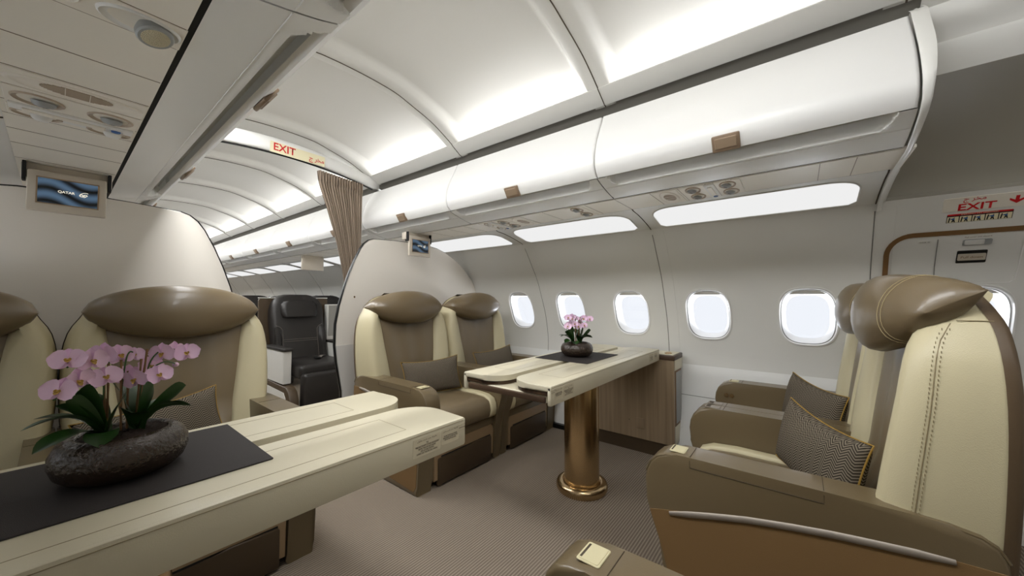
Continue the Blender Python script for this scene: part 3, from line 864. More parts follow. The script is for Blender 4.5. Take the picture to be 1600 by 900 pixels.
def orchid(loc, rz, lab):
    r = empty('potted_orchid', loc, rz, label=lab, cat='potted plant', group='potted orchids on the tables')
    obj('pot', lathe([(.02, .0), (.060, .0), (.076, .006), (.088, .018), (.0945, .036), (.094, .052), (.087, .068), (.077, .077), (.069, .080), (.064, .079), (.060, .072), (.060, .060)], 56), 'pot', r, smooth=80)
    bm = NB(); rows = []
    for i in range(9):
        q = .061*i/8
        rows.append([(q*math.cos(2*PI*j/30), q*math.sin(2*PI*j/30), .074+.003*math.sin(j*2.1+i*1.7)+.002*random.random()) for j in range(30)])
    obj('soil', grid(rows, cu=True), 'soil', r, smooth=180)
    F = [(-.074, -.04, .228), (-.047, -.03, .223), (-.029, .0, .23), (-.009, .02, .223), (.012, .03, .22), (.054, .02, .22), (.072, .04, .22), (.093, .02, .216), (-.082, -.06, .18), (-.063, -.04, .191), (-.051, -.01, .185), (-.029, -.03, .19), (.003, .03, .18), (.013, 0, .176), (.037, .04, .193), (.046, 0, .178)]
    for i, c in enumerate(F):
        base = Vector((-.1, -1, .08))
        j = Vector((math.sin(i*2.3)*.75, 0, math.cos(i*1.7)*.35))
        flower(r, c, base+j, .0220 if i != 4 else .017, math.sin(i*3.1)*.5)
    st = [((-.023, 0, .07), (-.024, 0, .212)), ((-.004, .01, .07), (-.007, .01, .215)), ((.005, .02, .07), (.004, .02, .19)), ((.015, .01, .07), (.022, .02, .212)), ((.017, .015, .07), (.030, .02, .231)), ((-.026, -.01, .07), (-.029, -.01, .175))]
    for a, b in st:
        bm = NB(); a_, b_ = Vector(a), Vector(b)
        tube([a_+(b_-a_)*t/10 for t in range(11)], lambda t: .0018+.0005*(1 if abs((t*10) % 3-1) < .2 else 0), 6, bm=bm)
        obj('bamboo_stake', bm, 'stake', r, smooth=60)
    stems = [[(-.022, 0, .07), (-.024, 0, .15), (-.024, .0, .215), (-.040, -.01, .236), (-.060, -.03, .228), (-.075, -.04, .215)],
             [(-.026, -.01, .07), (-.029, -.01, .14), (-.032, -.015, .185), (-.050, -.03, .196), (-.070, -.045, .185), (-.088, -.06, .165)],
             [(.017, .015, .07), (.028, .02, .14), (.034, .02, .200), (.052, .025, .226), (.075, .03, .224), (.096, .02, .208)],
             [(.015, .01, .07), (.020, .015, .13), (.028, .02, .180), (.045, .02, .196), (.062, .03, .200), (.080, .05, .190)],
             [(-.004, .01, .07), (-.005, .01, .15), (.0, .015, .212), (.006, .022, .228), (.013, .028, .222)]]
    def cat(P, n=6):
        P = [Vector(p) for p in P]; out = []
        for i in range(len(P)-1):
            p0, p1, p2, p3 = P[max(i-1, 0)], P[i], P[i+1], P[min(i+2, len(P)-1)]
            for j in range(n):
                t = j/n; out.append(.5*((2*p1)+(p2-p0)*t+(2*p0-5*p1+4*p2-p3)*t*t+(3*p1-p0-3*p2+p3)*t**3))
        return out+[P[-1]]
    for s_ in stems: obj('flower_stem', tube(cat(s_), .0014, 6), 'stem', r, smooth=60)
    bmb = NB()
    rg = [[(.079+.006*math.sin(PI*t/6)*math.cos(2*PI*j/8), .05+.006*math.sin(PI*t/6)*math.sin(2*PI*j/8), .182+.014*t/6) for j in range(8)] for t in range(1, 6)]
    obj('flower_bud', grid(rg, bmb, cu=True, cap=True), 'petal', r, smooth=80)
    ra, rb = (-.026, -.012, .074), (.017, .0, .074)
    for b, w, l, ro in (((-.075, -.045, .158), .0120, .012, 1.1), ((-.004, -.030, .150), .0130, .010, .8), ((-.120, -.045, .120), .0095, .030, .2), ((-.107, -.080, .088), .0120, .020, -.1), ((-.086, -.03, .150), .0110, .014, .5), ((-.064, -.03, .166), .0165, .020, .9), ((-.036, -.072, .074), .0140, .016, 0), ((-.109, .015, .124), .0100, .02, .1), ((-.053, .05, .155), .0150, .02, .4)):
        leaf(r, ra, b, w*1.5, l, ro)
    for b, w, l, ro in (((.037, -.012, .162), .0140, .010, -.9), ((.088, -.005, .150), .0125, .010, -1.1), ((.080, .03, .130), .0110, .014, -.9), ((.084, .07, .115), .0110, .02, -.2), ((.097, -.010, .106), .0105, .022, -.5), ((.02, .08, .155), .014, .02, .3), ((.005, -.035, .118), .0150, .016, -.4), ((-.012, .06, .16), .0150, .015, 1.0), ((.075, -.02, .118), .0110, .02, -.3)):
        leaf(r, rb, b, w*1.5, l, ro)
    return r
orchid((-.895, 1.035, .7492), 0, 'pink orchid in a hammered dark bowl on the near left table')
orchid((.955, 1.045, .7492), math.radians(-38), 'small-looking pink orchid in a dark bowl on the far table by the windows')

# ------------------------------------------------------------------ side console by the windows
r = empty('side_console', (1.62, 1.0, 0), label='pale wood side console with dark walnut rim under the windows', cat='console')
def cyz(a, b, z0, z1, xa, xb, rr=0): return box(xa-1.62, xb-1.62, a-1.0, b-1.0, z0, z1, rr)
obj('wood_panel', cyz(.672, 1.325, .10, .672, 1.62, 1.640), 'wood', r, smooth=0)
obj('kick_base', cyz(.69, 1.31, .0, .10, 1.635, 1.70), 'drawer', r, smooth=0)
obj('carcass', cyz(.70, 1.30, .10, .672, 1.640, 1.80), 'wood', r, smooth=0)
obj('top_rim', cyz(.665, 1.332, .672, .706, 1.612, 1.826, .005), 'walnuty', r)
obj('top_panel', cyz(.680, 1.318, .700, .709, 1.632, 1.815, .003), 'creamt', r)
o = obj('brass_latch', tube([(.07+.035*math.cos(t*PI/8), -.275+.02*math.sin(t*PI/8), .711) for t in range(16)], .004, 6, closed=True), 'gold', r)
obj('end_block', cyz(.668, .705, .60, .672, 1.640, 1.826, .004), 'creamt', r)
obj('end_frame', cyz(.672, .700, .22, .60, 1.655, 1.815, .004), 'brown', r)
obj('end_display', cyz(.669, .674, .24, .585, 1.672, 1.800), 'grey', r, smooth=0)
obj('end_lower', cyz(.670, .700, .10, .22, 1.640, 1.815, .004), 'creamt', r)
obj('socket_box', cyz(.655, .672, .135, .20, 1.76, 1.81, .004), 'white', r)
obj('access_plate', cyz(.872, .928, .17, .245, 1.616, 1.6205, .002), 'wood', r)
obj('panel_stud', lathe([(.001, -.001), (.003, -.001), (.003, .0)], 10), 'black', r, loc=(0, -.02, .22), rot=(0, PI/2, 0))
obj('cream_edge', cyz(1.240, 1.252, .10, .672, 1.614, 1.622), 'creamt', r, smooth=0)

# ------------------------------------------------------------------ large armchairs
def arm_poly():
    return [(.0, .0), (.006, .05), (-.004, .202), (-.030, .300), (-.052, .362), (-.070, .425), (-.076, .478), (-.071, .515), (-.058, .546), (-.036, .569), (-.008, .581), (.03, .586), (.10, .587), (.38, .587), (.53, .586), (.60, .583), (.645, .574), (.670, .558), (.682, .535), (.684, .48), (.684, .30), (.676, .06), (.665, .0)]
def armrest(r, xa, xb, out, cap, group_side):
    """xa<xb local extents; out = -1/+1 outer face direction or 0 for the shared middle one"""
    a = obj('armrest', prism(arm_poly(), 'x', xa, xb, .011, 3), 'taupea', r, smooth=50)
    w = xb-xa
    if out:
        xo = xb if out > 0 else xa
        cp = [(-.0585, .388), (-.03, .396), (.005, .404), (.116, .431), (.317, .474), (.477, .495), (.606, .508), (.680, .509), (.680, .06), (.03, .02), (.008, .05), (-.001, .202), (-.028, .300), (-.050, .365)]
        obj('side_panel', prism(cp, 'x', xo-out*.004, xo+out*.0015, .001, 1), 'caramel', a, smooth=0)
        path = []
        bp = [(.004, .398), (.060, .414), (.116, .430), (.215, .455), (.317, .474), (.40, .487), (.477, .496), (.545, .503), (.606, .508)]
        for i in range(len(bp)): path.append((xo+out*.0025, bp[i][0], bp[i][1]-.003))
        obj('metal_strip', tube(path, lambda t: .0095*(1-.35*max(0, (abs(2*t-1)-.96)/.04)), 8, sq=(.55, 1)), 'strip', a, smooth=60)
        # stitched lid outline on the outer face and across the top
        z1, z2 = .5855, .556; lid = NB()
        q = xo+out*.0004
        tube([(q, .065, z1-.008), (q, .065, z2), (q, .386, z2), (q, .386, z1-.008)], .0009, 5, bm=lid)
        for v in (.065, .386): tube([(xa+.006, v, .5872), (xb-.006, v, .5872)], .0009, 5, bm=lid)
        obj('lid_seam', lid, 'seam', a, smooth=0)
        edge = [(xo-out*.0035, p[0]+.0, p[1]-.0033) for p in arm_poly()[6:19]]
        obj('piping', tube([(xo-out*.004, v, z-.0045) for _, v, z in [(0, p[0], p[1]) for p in arm_poly()[7:19]]], .0032, 6), 'taupea', a, smooth=60)
    else:
        lid = NB()
        for v in (.065, .386, .60): tube([(xa+.002, v, .5872), (xb-.002, v, .5872)], .0009, 5, bm=lid)
        obj('lid_seam', lid, 'seam', a, smooth=0)
    if cap == 'plate':
        c = (xa+xb)/2
        p = obj('control_plate', prism(rrect(c-.030, c+.030, -.002, .046, .005, 3), 'z', .5855, .5885, .001, 1), 'card', a, smooth=40)
        obj('plate_recess', prism(rrect(c-.026, c+.026, .002, .042, .004, 3), 'z', .5884, .5895, .0004, 1), 'card', p, smooth=40)
        obj('finger_slot', box(c-.022, c+.022, .003, .0075, .5893, .5898), 'seam', p, smooth=0)
    elif cap == 'slot':
        c = (xa+xb)/2
        p = obj('control_slot', prism(rrect(c-.024, c+.024, -.012, .050, .005, 3), 'z', .5850, .5884, .001, 1), 'strip', a, smooth=40)
        obj('slot_opening', box(c-.018, c+.018, -.006, .012, .5882, .5888), 'seam', p, smooth=0)
    return a

VF = [(.40, .455), (.55, .482), (.665, .498), (.84, .527), (.95, .547), (1.0, .568), (1.04, .602), (1.08, .645), (1.115, .672)]
WO = [(.40, .316), (.5, .330), (.6, .341), (.7, .346), (.82, .346), (.90, .338), (.95, .326), (.98, .312), (1.0, .300), (1.02, .290), (1.04, .277), (1.06, .260), (1.08, .235), (1.10, .195), (1.115, .14)]
WI = [(.40, .160), (.5, .172), (.6, .185), (.75, .205), (.9, .222), (1.0, .236), (1.05, .235), (1.08, .205), (1.11, .15), (1.12, .08)]
def back_levels(): return [.42, .46, .5, .55, .6, .65, .7, .75, .8, .85, .9, .94, .97, 1.0, 1.02, 1.04, 1.06, 1.075, 1.09, 1.10, 1.11]
def make_seat(kind, loc, rz, lab, grp, headz=0, details=True):
    """kind A: wide armrest on local -x, half armrest on +x; kind B mirrored"""
    r = empty('armchair', loc, rz, label=lab, cat='armchair', group=grp)
    m = -1 if kind == 'A' else 1
    # armrests
    aw = armrest(r, *sorted((m*.352, m*.248)), m, 'plate', 0)
    an = armrest(r, *sorted((-m*.348, -m*.278)), 0, 'slot', 0)
    wa, wb = sorted((m*.246, -m*.276))
    # base and drawer
    obj('base', box(wa, wb, .012, .66, .03, .285, .006, 1), 'drawer', r)
    obj('front_rail', box(wa, wb, -.006, .03, .236, .292, .010, 3), 'taupea', r)
    d0, d1 = wa+.012, wb-.004
    tr = prism(rrect(d0, d1, .04, .242, .035, 6, only={'tl', 'tr'}), 'y', -.004, .014, .003, 1)
    obj('drawer_trim', tr, 'tan', r, smooth=40)
    dr = prism([(d0+.024, .012), (d1-.024, .012), (d1-.024, .160), (d1-.030, .168), (d0+.32, .176), (d0+.29, .170), (d0+.22, .167), (d0+.032, .164), (d0+.024, .156)], 'y', -.012, .01, .004, 2)
    o = obj('drawer', dr, 'drawer', r, smooth=40)
    obj('drawer_recess', prism([(d0+.05, .166), (d0+.22, .1675), (d0+.29, .1705), (d0+.32, .176), (d1-.03, .169), (d1-.03, .176), (d0+.05, .173)], 'y', -.0052, -.0035), 'dark', o, smooth=0)
    # seat cushion: taupe centre, cream sides
    def cush(x0, x1, z1, bul):
        rows = []
        for i in range(13):
            u = i/12; x = x0+(x1-x0)*u
            e = (1-abs(2*u-1)**4)**.5
            ed = .010*(1-e)
            rows.append([(x, v, z) for v, z in ((.60, .295), (.60, z1-.01-ed), (.45, z1-ed), (.25, z1+.004-ed), (.12, z1+.006-ed), (.03, z1-.001-ed), (-.015, z1-.020-ed), (-.036+ed, z1-.055), (-.042+ed, z1-.09), (-.034+ed, .310), (-.015, .294), (.05, .292))])
        return grid(rows, cap=True)
    cw = .060
    for sx in (-1, 1):
        q0, q1 = (wa+.002, wa+cw) if sx < 0 else (wb-cw, wb-.002)
        obj('seat_bolster', cush(q0, q1, .440, 0), 'cream', r, smooth=60)
    obj('seat_cushion', cush(wa+cw+.0005, wb-cw-.0005, .436, 0), 'taupe', r, smooth=60)
    # backrest shell
    cx0 = (-m)*-.0
    rows = []
    for z in back_levels():
        w = interp(WO, z)+.003; vr = .700+.015*sm(.4, .9, z)-.020*sm(1.0, 1.12, z)
        rows.append([(w, vr-.028, z), (w, vr-.014, z), (w-.006, vr-.004, z), (w-.02, vr, z), (w*.5, vr+.012, z), (0, vr+.016, z), (-w*.5, vr+.012, z), (-w+.02, vr, z), (-w+.006, vr-.004, z), (-w, vr-.014, z), (-w, vr-.028, z)])
    z = 1.126; rows.append([(x*.94, .66, z) for x, _, _ in rows[-1]])
    obj('backrest_shell', grid(rows), 'shell', r, smooth=60)
    # cream wings
    for sx in (-1, 1):
        rows = []
        for z in back_levels():
            w = interp(WO, z); vf = interp(VF, z); wi = min(interp(WI, z), w-.03); vr = .690+.012*sm(.4, .9, z)-.022*sm(1.0, 1.12, z)
            vf = min(vf, vr-.02)
            P = [(w, vr), (w+.001, vr-(vr-vf)*.35), (w-.002, vr-(vr-vf)*.62), (w-.008, vf+(vr-vf)*.20), (w-.020, vf+(vr-vf)*.06), (w-.036, vf), (w-.058, vf+.002), (wi+.018, vf+.016), (wi+.004, vf+.034), (wi, vf+.060), (wi, vr)]
            rows.append([(sx*a, b, z) for a, b in P])
        wg = obj('side_wing', grid(rows, cu=True, cap=True), 'cream', r, smooth=60)
        if headz:
            sb = NB()
            for dx in (0,):
                path = []
                for z in [.47+i*.04 for i in range(15)]:
                    w = interp(WO, z); vf = interp(VF, z); vr = .690+.012*sm(.4, .9, z)
                    path.append((sx*(w-.0040), vr-(vr-vf)*.70, z))
                tube(path, .0012, 5, bm=sb)
            path = []
            z = 1.035; w = interp(WO, z); vf = interp(VF, z)
            path = [(sx*(w+.0012), .690-(.690-vf)*t, z+.002) for t in (0, .2, .4, .6)]
            tube(path, .0011, 5, bm=sb)
            obj('wing_seam', sb, 'wseam', wg, smooth=0)
            st = NB()
            for i in range(52):
                z = .48+i*.0105
                w = interp(WO, z); vf = interp(VF, z); vr = .690+.012*sm(.4, .9, z)
                for dv in (-.006, .006):
                    v = vr-(vr-vf)*.70+dv
                    box(*sorted((sx*(w-.0060), sx*(w-.0022+dv*.25))), v-.0005, v+.0005, z-.0028, z+.0028, bm=st)
            obj('stitching', st, 'wseam', wg, smooth=0)
    # centre leather panel with soft folds
    rows = []
    for z in [.40+.0125*i for i in range(57)]:
        w = min(interp(WI, z), interp(WO, z)-.02)+.004; vf = interp(VF, z)
        row = []
        for i in range(25):
            u = -1+2*i/24
            fold = .0045*math.sin(u*9+.8*math.sin(z*7))*sm(1.0, .85, z)*sm(.42, .60, z)*(1-u*u)
            row.append((u*w, vf+.030+.016*(1-abs(u)**2.5)*1.0-.0+fold+.012*abs(u)**8-.035*sm(.62, .44, z), z))
        rows.append(row)
    obj('back_cushion', grid(rows), 'taupe', r, smooth=180)
    # headrest pillow, swept back at the ends
    def hring(sv, nn_, k=1.0):
        a = abs(sv); h = .114*max(0, 1-a**2.05)**.54+.003
        f0 = .476+(.090 if headz else .058)*a**2.2; g0 = .612+.085*a**1.5; md, hd = (f0+g0)/2, (g0-f0)/2*(1-.25*a**6)
        out = []
        for t in range(nn_):
            q = 2*PI*t/nn_; c, sn = math.cos(q), math.sin(q)
            c2 = math.copysign(abs(c)**.9, c); v = md+c2*hd*k
            out.append((sv*.297, v+.010*sn*(1-a), 1.026+headz*.6+sn*h*k*(1 if c < 0 else 1-.12*abs(c))+(.02+headz*18)*a*a*(v-f0)))
        return out
    N = 36
    hr = obj('headrest', grid([hring(-1+2*i/N, 24) for i in range(N+1)], cu=True, cap=True), 'head', r, smooth=80)
    if headz:
        for sv in (-.69, .69):
            sb = tube(hring(sv, 32, 1.012), .0008, 5, closed=True)
            tube(hring(sv*.945, 32, 1.012), .0008, 5, closed=True, bm=sb)
            obj('stitching', sb, 'stitch', hr, smooth=0)
    return r
G1 = 'armchairs facing the camera across the tables'
G2 = 'armchairs with their sides to the camera at right'
seats = []
seats.append(make_seat('A', (.62, 1.655, 0), 0, 'armchair facing the camera on the aisle side in front of the right partition', G1))
seats.append(make_seat('B', (1.32, 1.655, 0), 0, 'armchair facing the camera beside the window wall behind the far table', G1))
seats.append(make_seat('B', (-.62, 1.655, 0), 0, 'large armchair behind the orchid and the near left table', G1))
seats.append(make_seat('A', (-1.32, 1.655, 0), 0, 'armchair cut off by the left edge of the photo', G1))
seats.append(make_seat('B', (.62, .345, 0), PI, 'armchair in the right foreground showing its caramel side panel', G2, .03))
seats.append(make_seat('A', (1.32, .345, 0), PI, 'armchair by the windows mostly behind the right foreground armchair', G2, .03))
seats.append(make_seat('A', (-.62, .345, 0), PI, 'armchair at the bottom edge of which only one armrest tip shows', G2, .03))
for ch in seats[6].children:
    if ch.name.split('.')[0] in ('backrest_shell', 'side_wing', 'back_cushion', 'headrest'): ch.location.y = .10
# round controls on the inner face of the window-side armrest
o = seats[5]
obj('seat_buttons', (lambda b: merge(b, lathe([(.001, -.004), (.009, -.004), (.012, -.001), (.012, .002)], 16, (.014, 0))))(lathe([(.001, -.004), (.009, -.004), (.012, -.001), (.012, .002)], 16, (-.014, 0))), 'gold', o, loc=(-.2460, .0, .505), rot=(PI/2, 0, PI/2))

# ------------------------------------------------------------------ throw cushions
def throw_cushion(loc, rz, tilt, lab, W=.42, H=.235, T=.055, roll=0):
    r = tag(empty('throw_cushion', loc), lab, 'cushion', 'grey herringbone throw cushions')
    r.rotation_euler = (tilt, roll, rz)
    n, mm = 28, 18
    def edge(u, v):
        x = u*W/2*(1-.07*(1-v*v)); z = v*H/2*(1-.16*(1-u*u)*(1 if v > 0 else .35)) + 0
        return x, z
    bm = NB()
    for sgn in (-1, 1):
        rows = []
        for i in range(n+1):
            u = -1+2*i/n; row = []
            for j in range(mm+1):
                v = -1+2*j/mm; x, z = edge(u, v)
                t = T*(max(0, 1-u*u)*max(0, 1-v*v))**.42*(1-.12*math.sin(u*5+v*2)*sm(-.2, 1, v))
                row.append((x, sgn*t, z))
            rows.append(row)
        grid(rows, bm)
    bmesh.ops.remove_doubles(bm, verts=bm.verts, dist=1e-5)
    obj('cushion_cover', bm, 'herring', r, smooth=180)
    P = []
    for i in range(30): P.append(edge(-1+2*i/30, 1))
    for i in range(18): P.append(edge(1, 1-2*i/18))
    for i in range(30): P.append(edge(1-2*i/30, -1))
    for i in range(18): P.append(edge(-1, -1+2*i/18))
    obj('piping', tube([(x, 0, z) for x, z in P], .0026, 6, closed=True), 'pipe', r, smooth=60)
    return r
throw_cushion((.640, 1.985, .560), math.radians(-14), math.radians(-14), 'grey cushion on the aisle armchair in front of the right partition', roll=math.radians(-2))
throw_cushion((1.31, 1.995, .560), math.radians(-6), math.radians(-16), 'grey cushion on the armchair beside the far windows', roll=math.radians(-4))
throw_cushion((-.720, 1.99, .560), math.radians(6), math.radians(-14), 'herringbone cushion corner showing behind the near orchid', roll=math.radians(-8))
throw_cushion((.590, -.035, .584), math.radians(26), math.radians(12), 'herringbone cushion with mustard piping on the right foreground armchair', roll=math.radians(-3))
throw_cushion((1.215, -.035, .584), math.radians(26), math.radians(12), 'herringbone cushion on the armchair nearest the windows at right', roll=math.radians(-3))

# ------------------------------------------------------------------ exit door details on the right wall
def wp(y, z, o=0): return Vector((wx(z)-o, y, z))
def wstrip(path, width, th, o=0):
    """flat strip lying on the wall along (y,z) points"""
    rows = []
    n = len(path)
    for i in range(n):
        a = path[max(i-1, 0)]; b = path[min(i+1, n-1)]; dy, dz = b[0]-a[0], b[1]-a[1]; l = math.hypot(dy, dz)
        py, pz = -dz/l*width/2, dy/l*width/2; y, z = path[i]
        rows.append([wp(y+py, z+pz, 0), wp(y+py, z+pz, th), wp(y-py, z-pz, th), wp(y-py, z-pz, 0)])
    return grid(rows, cu=True, cap=True)
d = tag(empty('door_1', (1.7, -1.1, 1.0)), kind='structure')
def dpar(o): o.data.transform(Matrix.Translation((-1.7, 1.1, -1.0))); o.parent = d; return o
arc = [(-.352-.085+.085*math.cos(a), 1.312+.085*math.sin(a)) for a in [i*PI/16 for i in range(9)]]
dpar(obj('door_seal', wstrip([(-.352, .05), (-.352, .4), (-.352, .8), (-.352, 1.2)]+arc+[(-.6, 1.3965), (-.9, 1.3955), (-1.3, 1.394), (-2.0, 1.39)], .020, .006), 'brown', smooth=40))
dpar(obj('door_panel_line', wstrip([(-.520, 1.372), (-.522, 1.25), (-.524, 1.168)], .0025, .0012), 'seamw', smooth=0))
ln = [(-.524, 1.170), (-.60, 1.166), (-.70, 1.166), (-.755, 1.168), (-.768, 1.18), (-.772, 1.22), (-.772, 1.372)]
dpar(obj('door_panel_line', wstrip(ln, .004, .0025), 'white', smooth=0))
z = 1.30; up = wtan(z); nn = Vector((0, -1, 0)).cross(up)
def onwall(y, z, w_, h_, m_, name, th=.002, r_=0): return dpar(obj(name, quad_frame(wp(y, z), (0, -1, 0), wtan(z), w_, h_, th, r_), m_, smooth=30))
onwall(-.632, 1.290, .090, .066, 'black', 'handle_recess', .003, .004)
onwall(-.632, 1.290, .084, .034, 'bezel', 'door_handle', .007, .004)
dpar(text('handle_text', 'Pull down', .017, 'brown', None, wp(-.632, 1.290), (0, -1, 0), wtan(1.29), off=.0078))
onwall(-.640, 1.352, .086, .030, 'grey', 'cover_plate', .004, .006)
onwall(-.632, 1.353, .058, .024, 'wall', 'cover_flap', .006, .004)
dpar(text('cover_text', 'Pull cover and discard', .0088, 'brown', None, wp(-.640, 1.3745), (0, -1, 0), wtan(1.3745), off=.0015))
onwall(-.478, 1.3635, .042, .014, 'ceil', 'data_label', .0015)
dpar(text('data_text', 'DOOR  28', .007, 'seam', None, wp(-.478, 1.3635), (0, -1, 0), wtan(1.36), off=.0022))

sg = empty('exit_sign', (1.51, -.64, 1.50), label='EXIT sign with red down arrow above the exit door at right', cat='sign')
def sp(o): o.data.transform(Matrix.Translation((-1.51, .64, -1.50))); o.parent = sg; return o
def onw(y, z, w_, h_, m_, name, th, r_=0): return sp(obj(name, quad_frame(wp(y, z), (0, -1, 0), wtan(z), w_, h_, th, r_), m_, smooth=30))
onw(-.668, 1.512, .300, .066, 'psu', 'sign_plate', .0045, .004)
sp(text('sign_letters', 'EXIT', .046, 'red', None, wp(-.615, 1.500), (0, -1, 0), wtan(1.5), off=.0052, bold=.001, sx=1.15))
sp(text('sign_script', '\uFE9D \uFEAE\uFEA8\uFEE3', .026, 'red', None, wp(-.607, 1.531), (0, -1, 0), wtan(1.53), off=.0052, bold=.0004))
bm = NB()
own = prism([(-.005, .018), (.005, .018), (.005, -.002), (.020, .008), (.020, -.001), (0, -.018), (-.020, -.001), (-.020, .008), (-.005, -.002)], 'z', 0, .0008)
own.transform(Matrix.Translation(wp(-.722, 1.512)+Vector((0, -1, 0)).cross(wtan(1.51))*.0048) @ Matrix((Vector((0, -1, 0)), wtan(1.51), Vector((0, -1, 0)).cross(wtan(1.51)))).transposed().to_4x4())
sp(obj('sign_arrow', own, 'red', smooth=0))
ps = empty('instruction_placard', (1.55, -.63, 1.455), label='door opening placard with five small pictures under the EXIT sign', cat='sign')
def pp(o): o.data.transform(Matrix.Translation((-1.55, .63, -1.455))); o.parent = ps; return o
W_ = .186; yc, zc_ = -.629, 1.456
pp(obj('placard_plate', quad_frame(wp(yc, zc_), (0, -1, 0), wtan(zc_), W_, .040, .0012), 'black', smooth=0))
pp(obj('placard_header', quad_frame(wp(yc, zc_+.0155), (0, -1, 0), wtan(zc_), W_-.003, .007, .0016), 'red', smooth=0))
pp(text('placard_title', 'EMERGENCY EXIT OPERATION', .0075, 'signc', None, wp(yc, zc_+.0155), (0, -1, 0), wtan(zc_), off=.0018))
for i in range(5):
    y = yc+.074-.037*i
    c = pp(obj('picture_field', quad_frame(wp(y, zc_-.0035), (0, -1, 0), wtan(zc_), .034, .029, .0016), 'signc', smooth=0))
    # a stooping figure working at a door edge, drawn with a few flat shapes
    xd = Vector((0, -1, 0)); u_ = wtan(zc_); nn = xd.cross(u_); o0 = wp(y, zc_-.0035)+nn*.0018
    def Q(a, b): return o0+xd*a+u_*b
    for m_, shapes in (('black', [[(-.014, -.013), (-.010, -.013), (-.008, .011), (-.012, .011)], [(-.004, -.012), (.000, -.012), (.004, -.002), (-.001, .0)], [(.004, -.013), (.008, -.013), (.005, -.001), (.001, -.001)]]),
                       ('blue', [[(-.003, .0), (.006, -.001), (.004+.002*(i % 2), .008), (-.006, .006)], [(-.006, .006), (-.009, .002), (-.007, .001), (-.003, .004)]]),
                       ('brown', [[(.002, .008), (.005, .008), (.0055, .0115), (.002, .0115)]])):
        bm = NB()
        for s_ in shapes: bm.faces.new([bm.verts.new(Q(*p)) for p in s_])
        pp(obj('picture_mark', bm, m_, smooth=0))

# ------------------------------------------------------------------ business cabin beyond the partitions
def business_seat(loc, lab, first=False):
    r = empty('business_seat', loc, label=lab, cat='seat', group='dark business seats beyond the partitions')
    # local: x lateral, +y towards the back, origin floor centre at the seat front
    tilt = lambda z: .60+.13*(z-.5)/.6
    def sheet(ws, dz, d0, d1, name, m_, par=r):
        rows = []
        for z in dz:
            w = interp(ws, z); v = tilt(z)
            rows.append([(w, v+d1, z), (w, v+d0+.03, z), (w-.015, v+d0+.008, z), (w-.045, v+d0, z), (0, v+d0+.006, z), (-w+.045, v+d0, z), (-w+.015, v+d0+.008, z), (-w, v+d0+.03, z), (-w, v+d1, z)])
        return obj(name, grid(rows, cu=True, cap=True), m_, par, smooth=60)
    lv = [.44, .55, .7, .85, .95, 1.02, 1.07, 1.10, 1.12, 1.13]
    sheet([(.44, .245), (.85, .262), (.95, .262), (1.02, .25), (1.07, .225), (1.10, .19), (1.12, .15), (1.13, .10)], lv, 0, .12, 'backrest', 'dleather')
    sheet([(.9, .165), (.92, .178), (1.02, .178), (1.045, .165), (1.05, .15)], [.895, .91, .93, .98, 1.03, 1.05, 1.06], -.050, .02, 'headrest', 'dleather')
    for s_ in (-1, 1):
        rows = []
        for z in [.46, .5, .6, .7, .76, .79]:
            v = tilt(z); k_ = sm(.80, .70, z)
            rows.append([(s_*.245, v+.03, z), (s_*.245, v-.030*k_, z), (s_*(.205), v-.034*k_, z), (s_*(.180-.02*k_+.02), v+.002, z)])
        obj('back_bolster', grid(rows), 'dleather', r, smooth=60)
    st = NB()
    tube([(-.17, tilt(.66)-.002, .66), (.17, tilt(.66)-.002, .66)], .0016, 5, bm=st); tube([(-.17, tilt(.64)-.002, .64), (.17, tilt(.64)-.002, .64)], .0016, 5, bm=st)
    for s_ in (-1, 1): tube([(s_*.17, tilt(z)-.003, z) for z in (.47, .6, .7, .76)]+[(s_*.19, tilt(.79)-.003, .79), (s_*.23, tilt(.81)-.003, .81)], .0016, 5, bm=st)
    obj('stitching', st, 'dstitch', r, smooth=0)
    obj('seat_cushion', box(-.245, .245, .02, .62, .34, .47, .035, 4), 'dleather', r)
    obj('leg_rest', box(-.235, .235, -.05, .06, .03, .40, .03, 3), 'dleather', r)
    obj('console_panel', box(-.335, -.315, .16, .62, .30, .60, .004, 1), 'whitepanel', r)
    obj('console_front', box(-.335, -.265, .155, .175, .30, .60, .004, 1), 'whitepanel', r)
    obj('armrest', box(-.345, -.255, .13, .66, .60, .625, .010, 2), 'dleather', r)
    cv_ = [(.62, .0), (.10, .0), (.02, .02), (-.02, .08), (-.02, .18), (.02, .25), (.08, .285), (.62, .30)]
    obj('lower_fairing', prism([(a, b) for a, b in cv_], 'x', -.340, -.262, .008, 2), 'drawer', r, smooth=50)
    obj('fairing_inlay', prism([(.60, .01), (.12, .01), (.08, .05), (.06, .12), (.07, .19), (.12, .235), (.60, .25)], 'x', -.343, -.338), 'whitepanel', r, smooth=0)
    obj('right_armrest', box(.260, .345, .13, .66, .60, .625, .010, 2), 'dleather', r)
    obj('right_console', box(.265, .340, .16, .62, .05, .60, .006, 1), 'whitepanel', r)
    bl = obj('seat_belt', grid([[(.20-.16*t, .56-.20*t, .472+.012*math.sin(PI*t)), (.225-.16*t, .53-.20*t, .472+.012*math.sin(PI*t))] for t in [i/8 for i in range(9)]]), 'dstitch', r)
    obj('belt_buckle', box(.015, .07, .31, .36, .474, .490, .005, 2), 'black', bl)
    sh = obj('seat_surround', prism([(-.345, .44), (.345, .44), (.345, 1.07), (.33, 1.09), (-.33, 1.09), (-.345, 1.07)], 'y', .80, .83, .004, 1), 'drawer', r)
    obj('surround_edge', box(-.345, .345, .795, .835, 1.088, 1.098, .003, 1), 'whitepanel', sh)
    return r
S0 = business_seat((.66, 3.55, 0), 'dark leather business seat seen through the gap between the partitions')
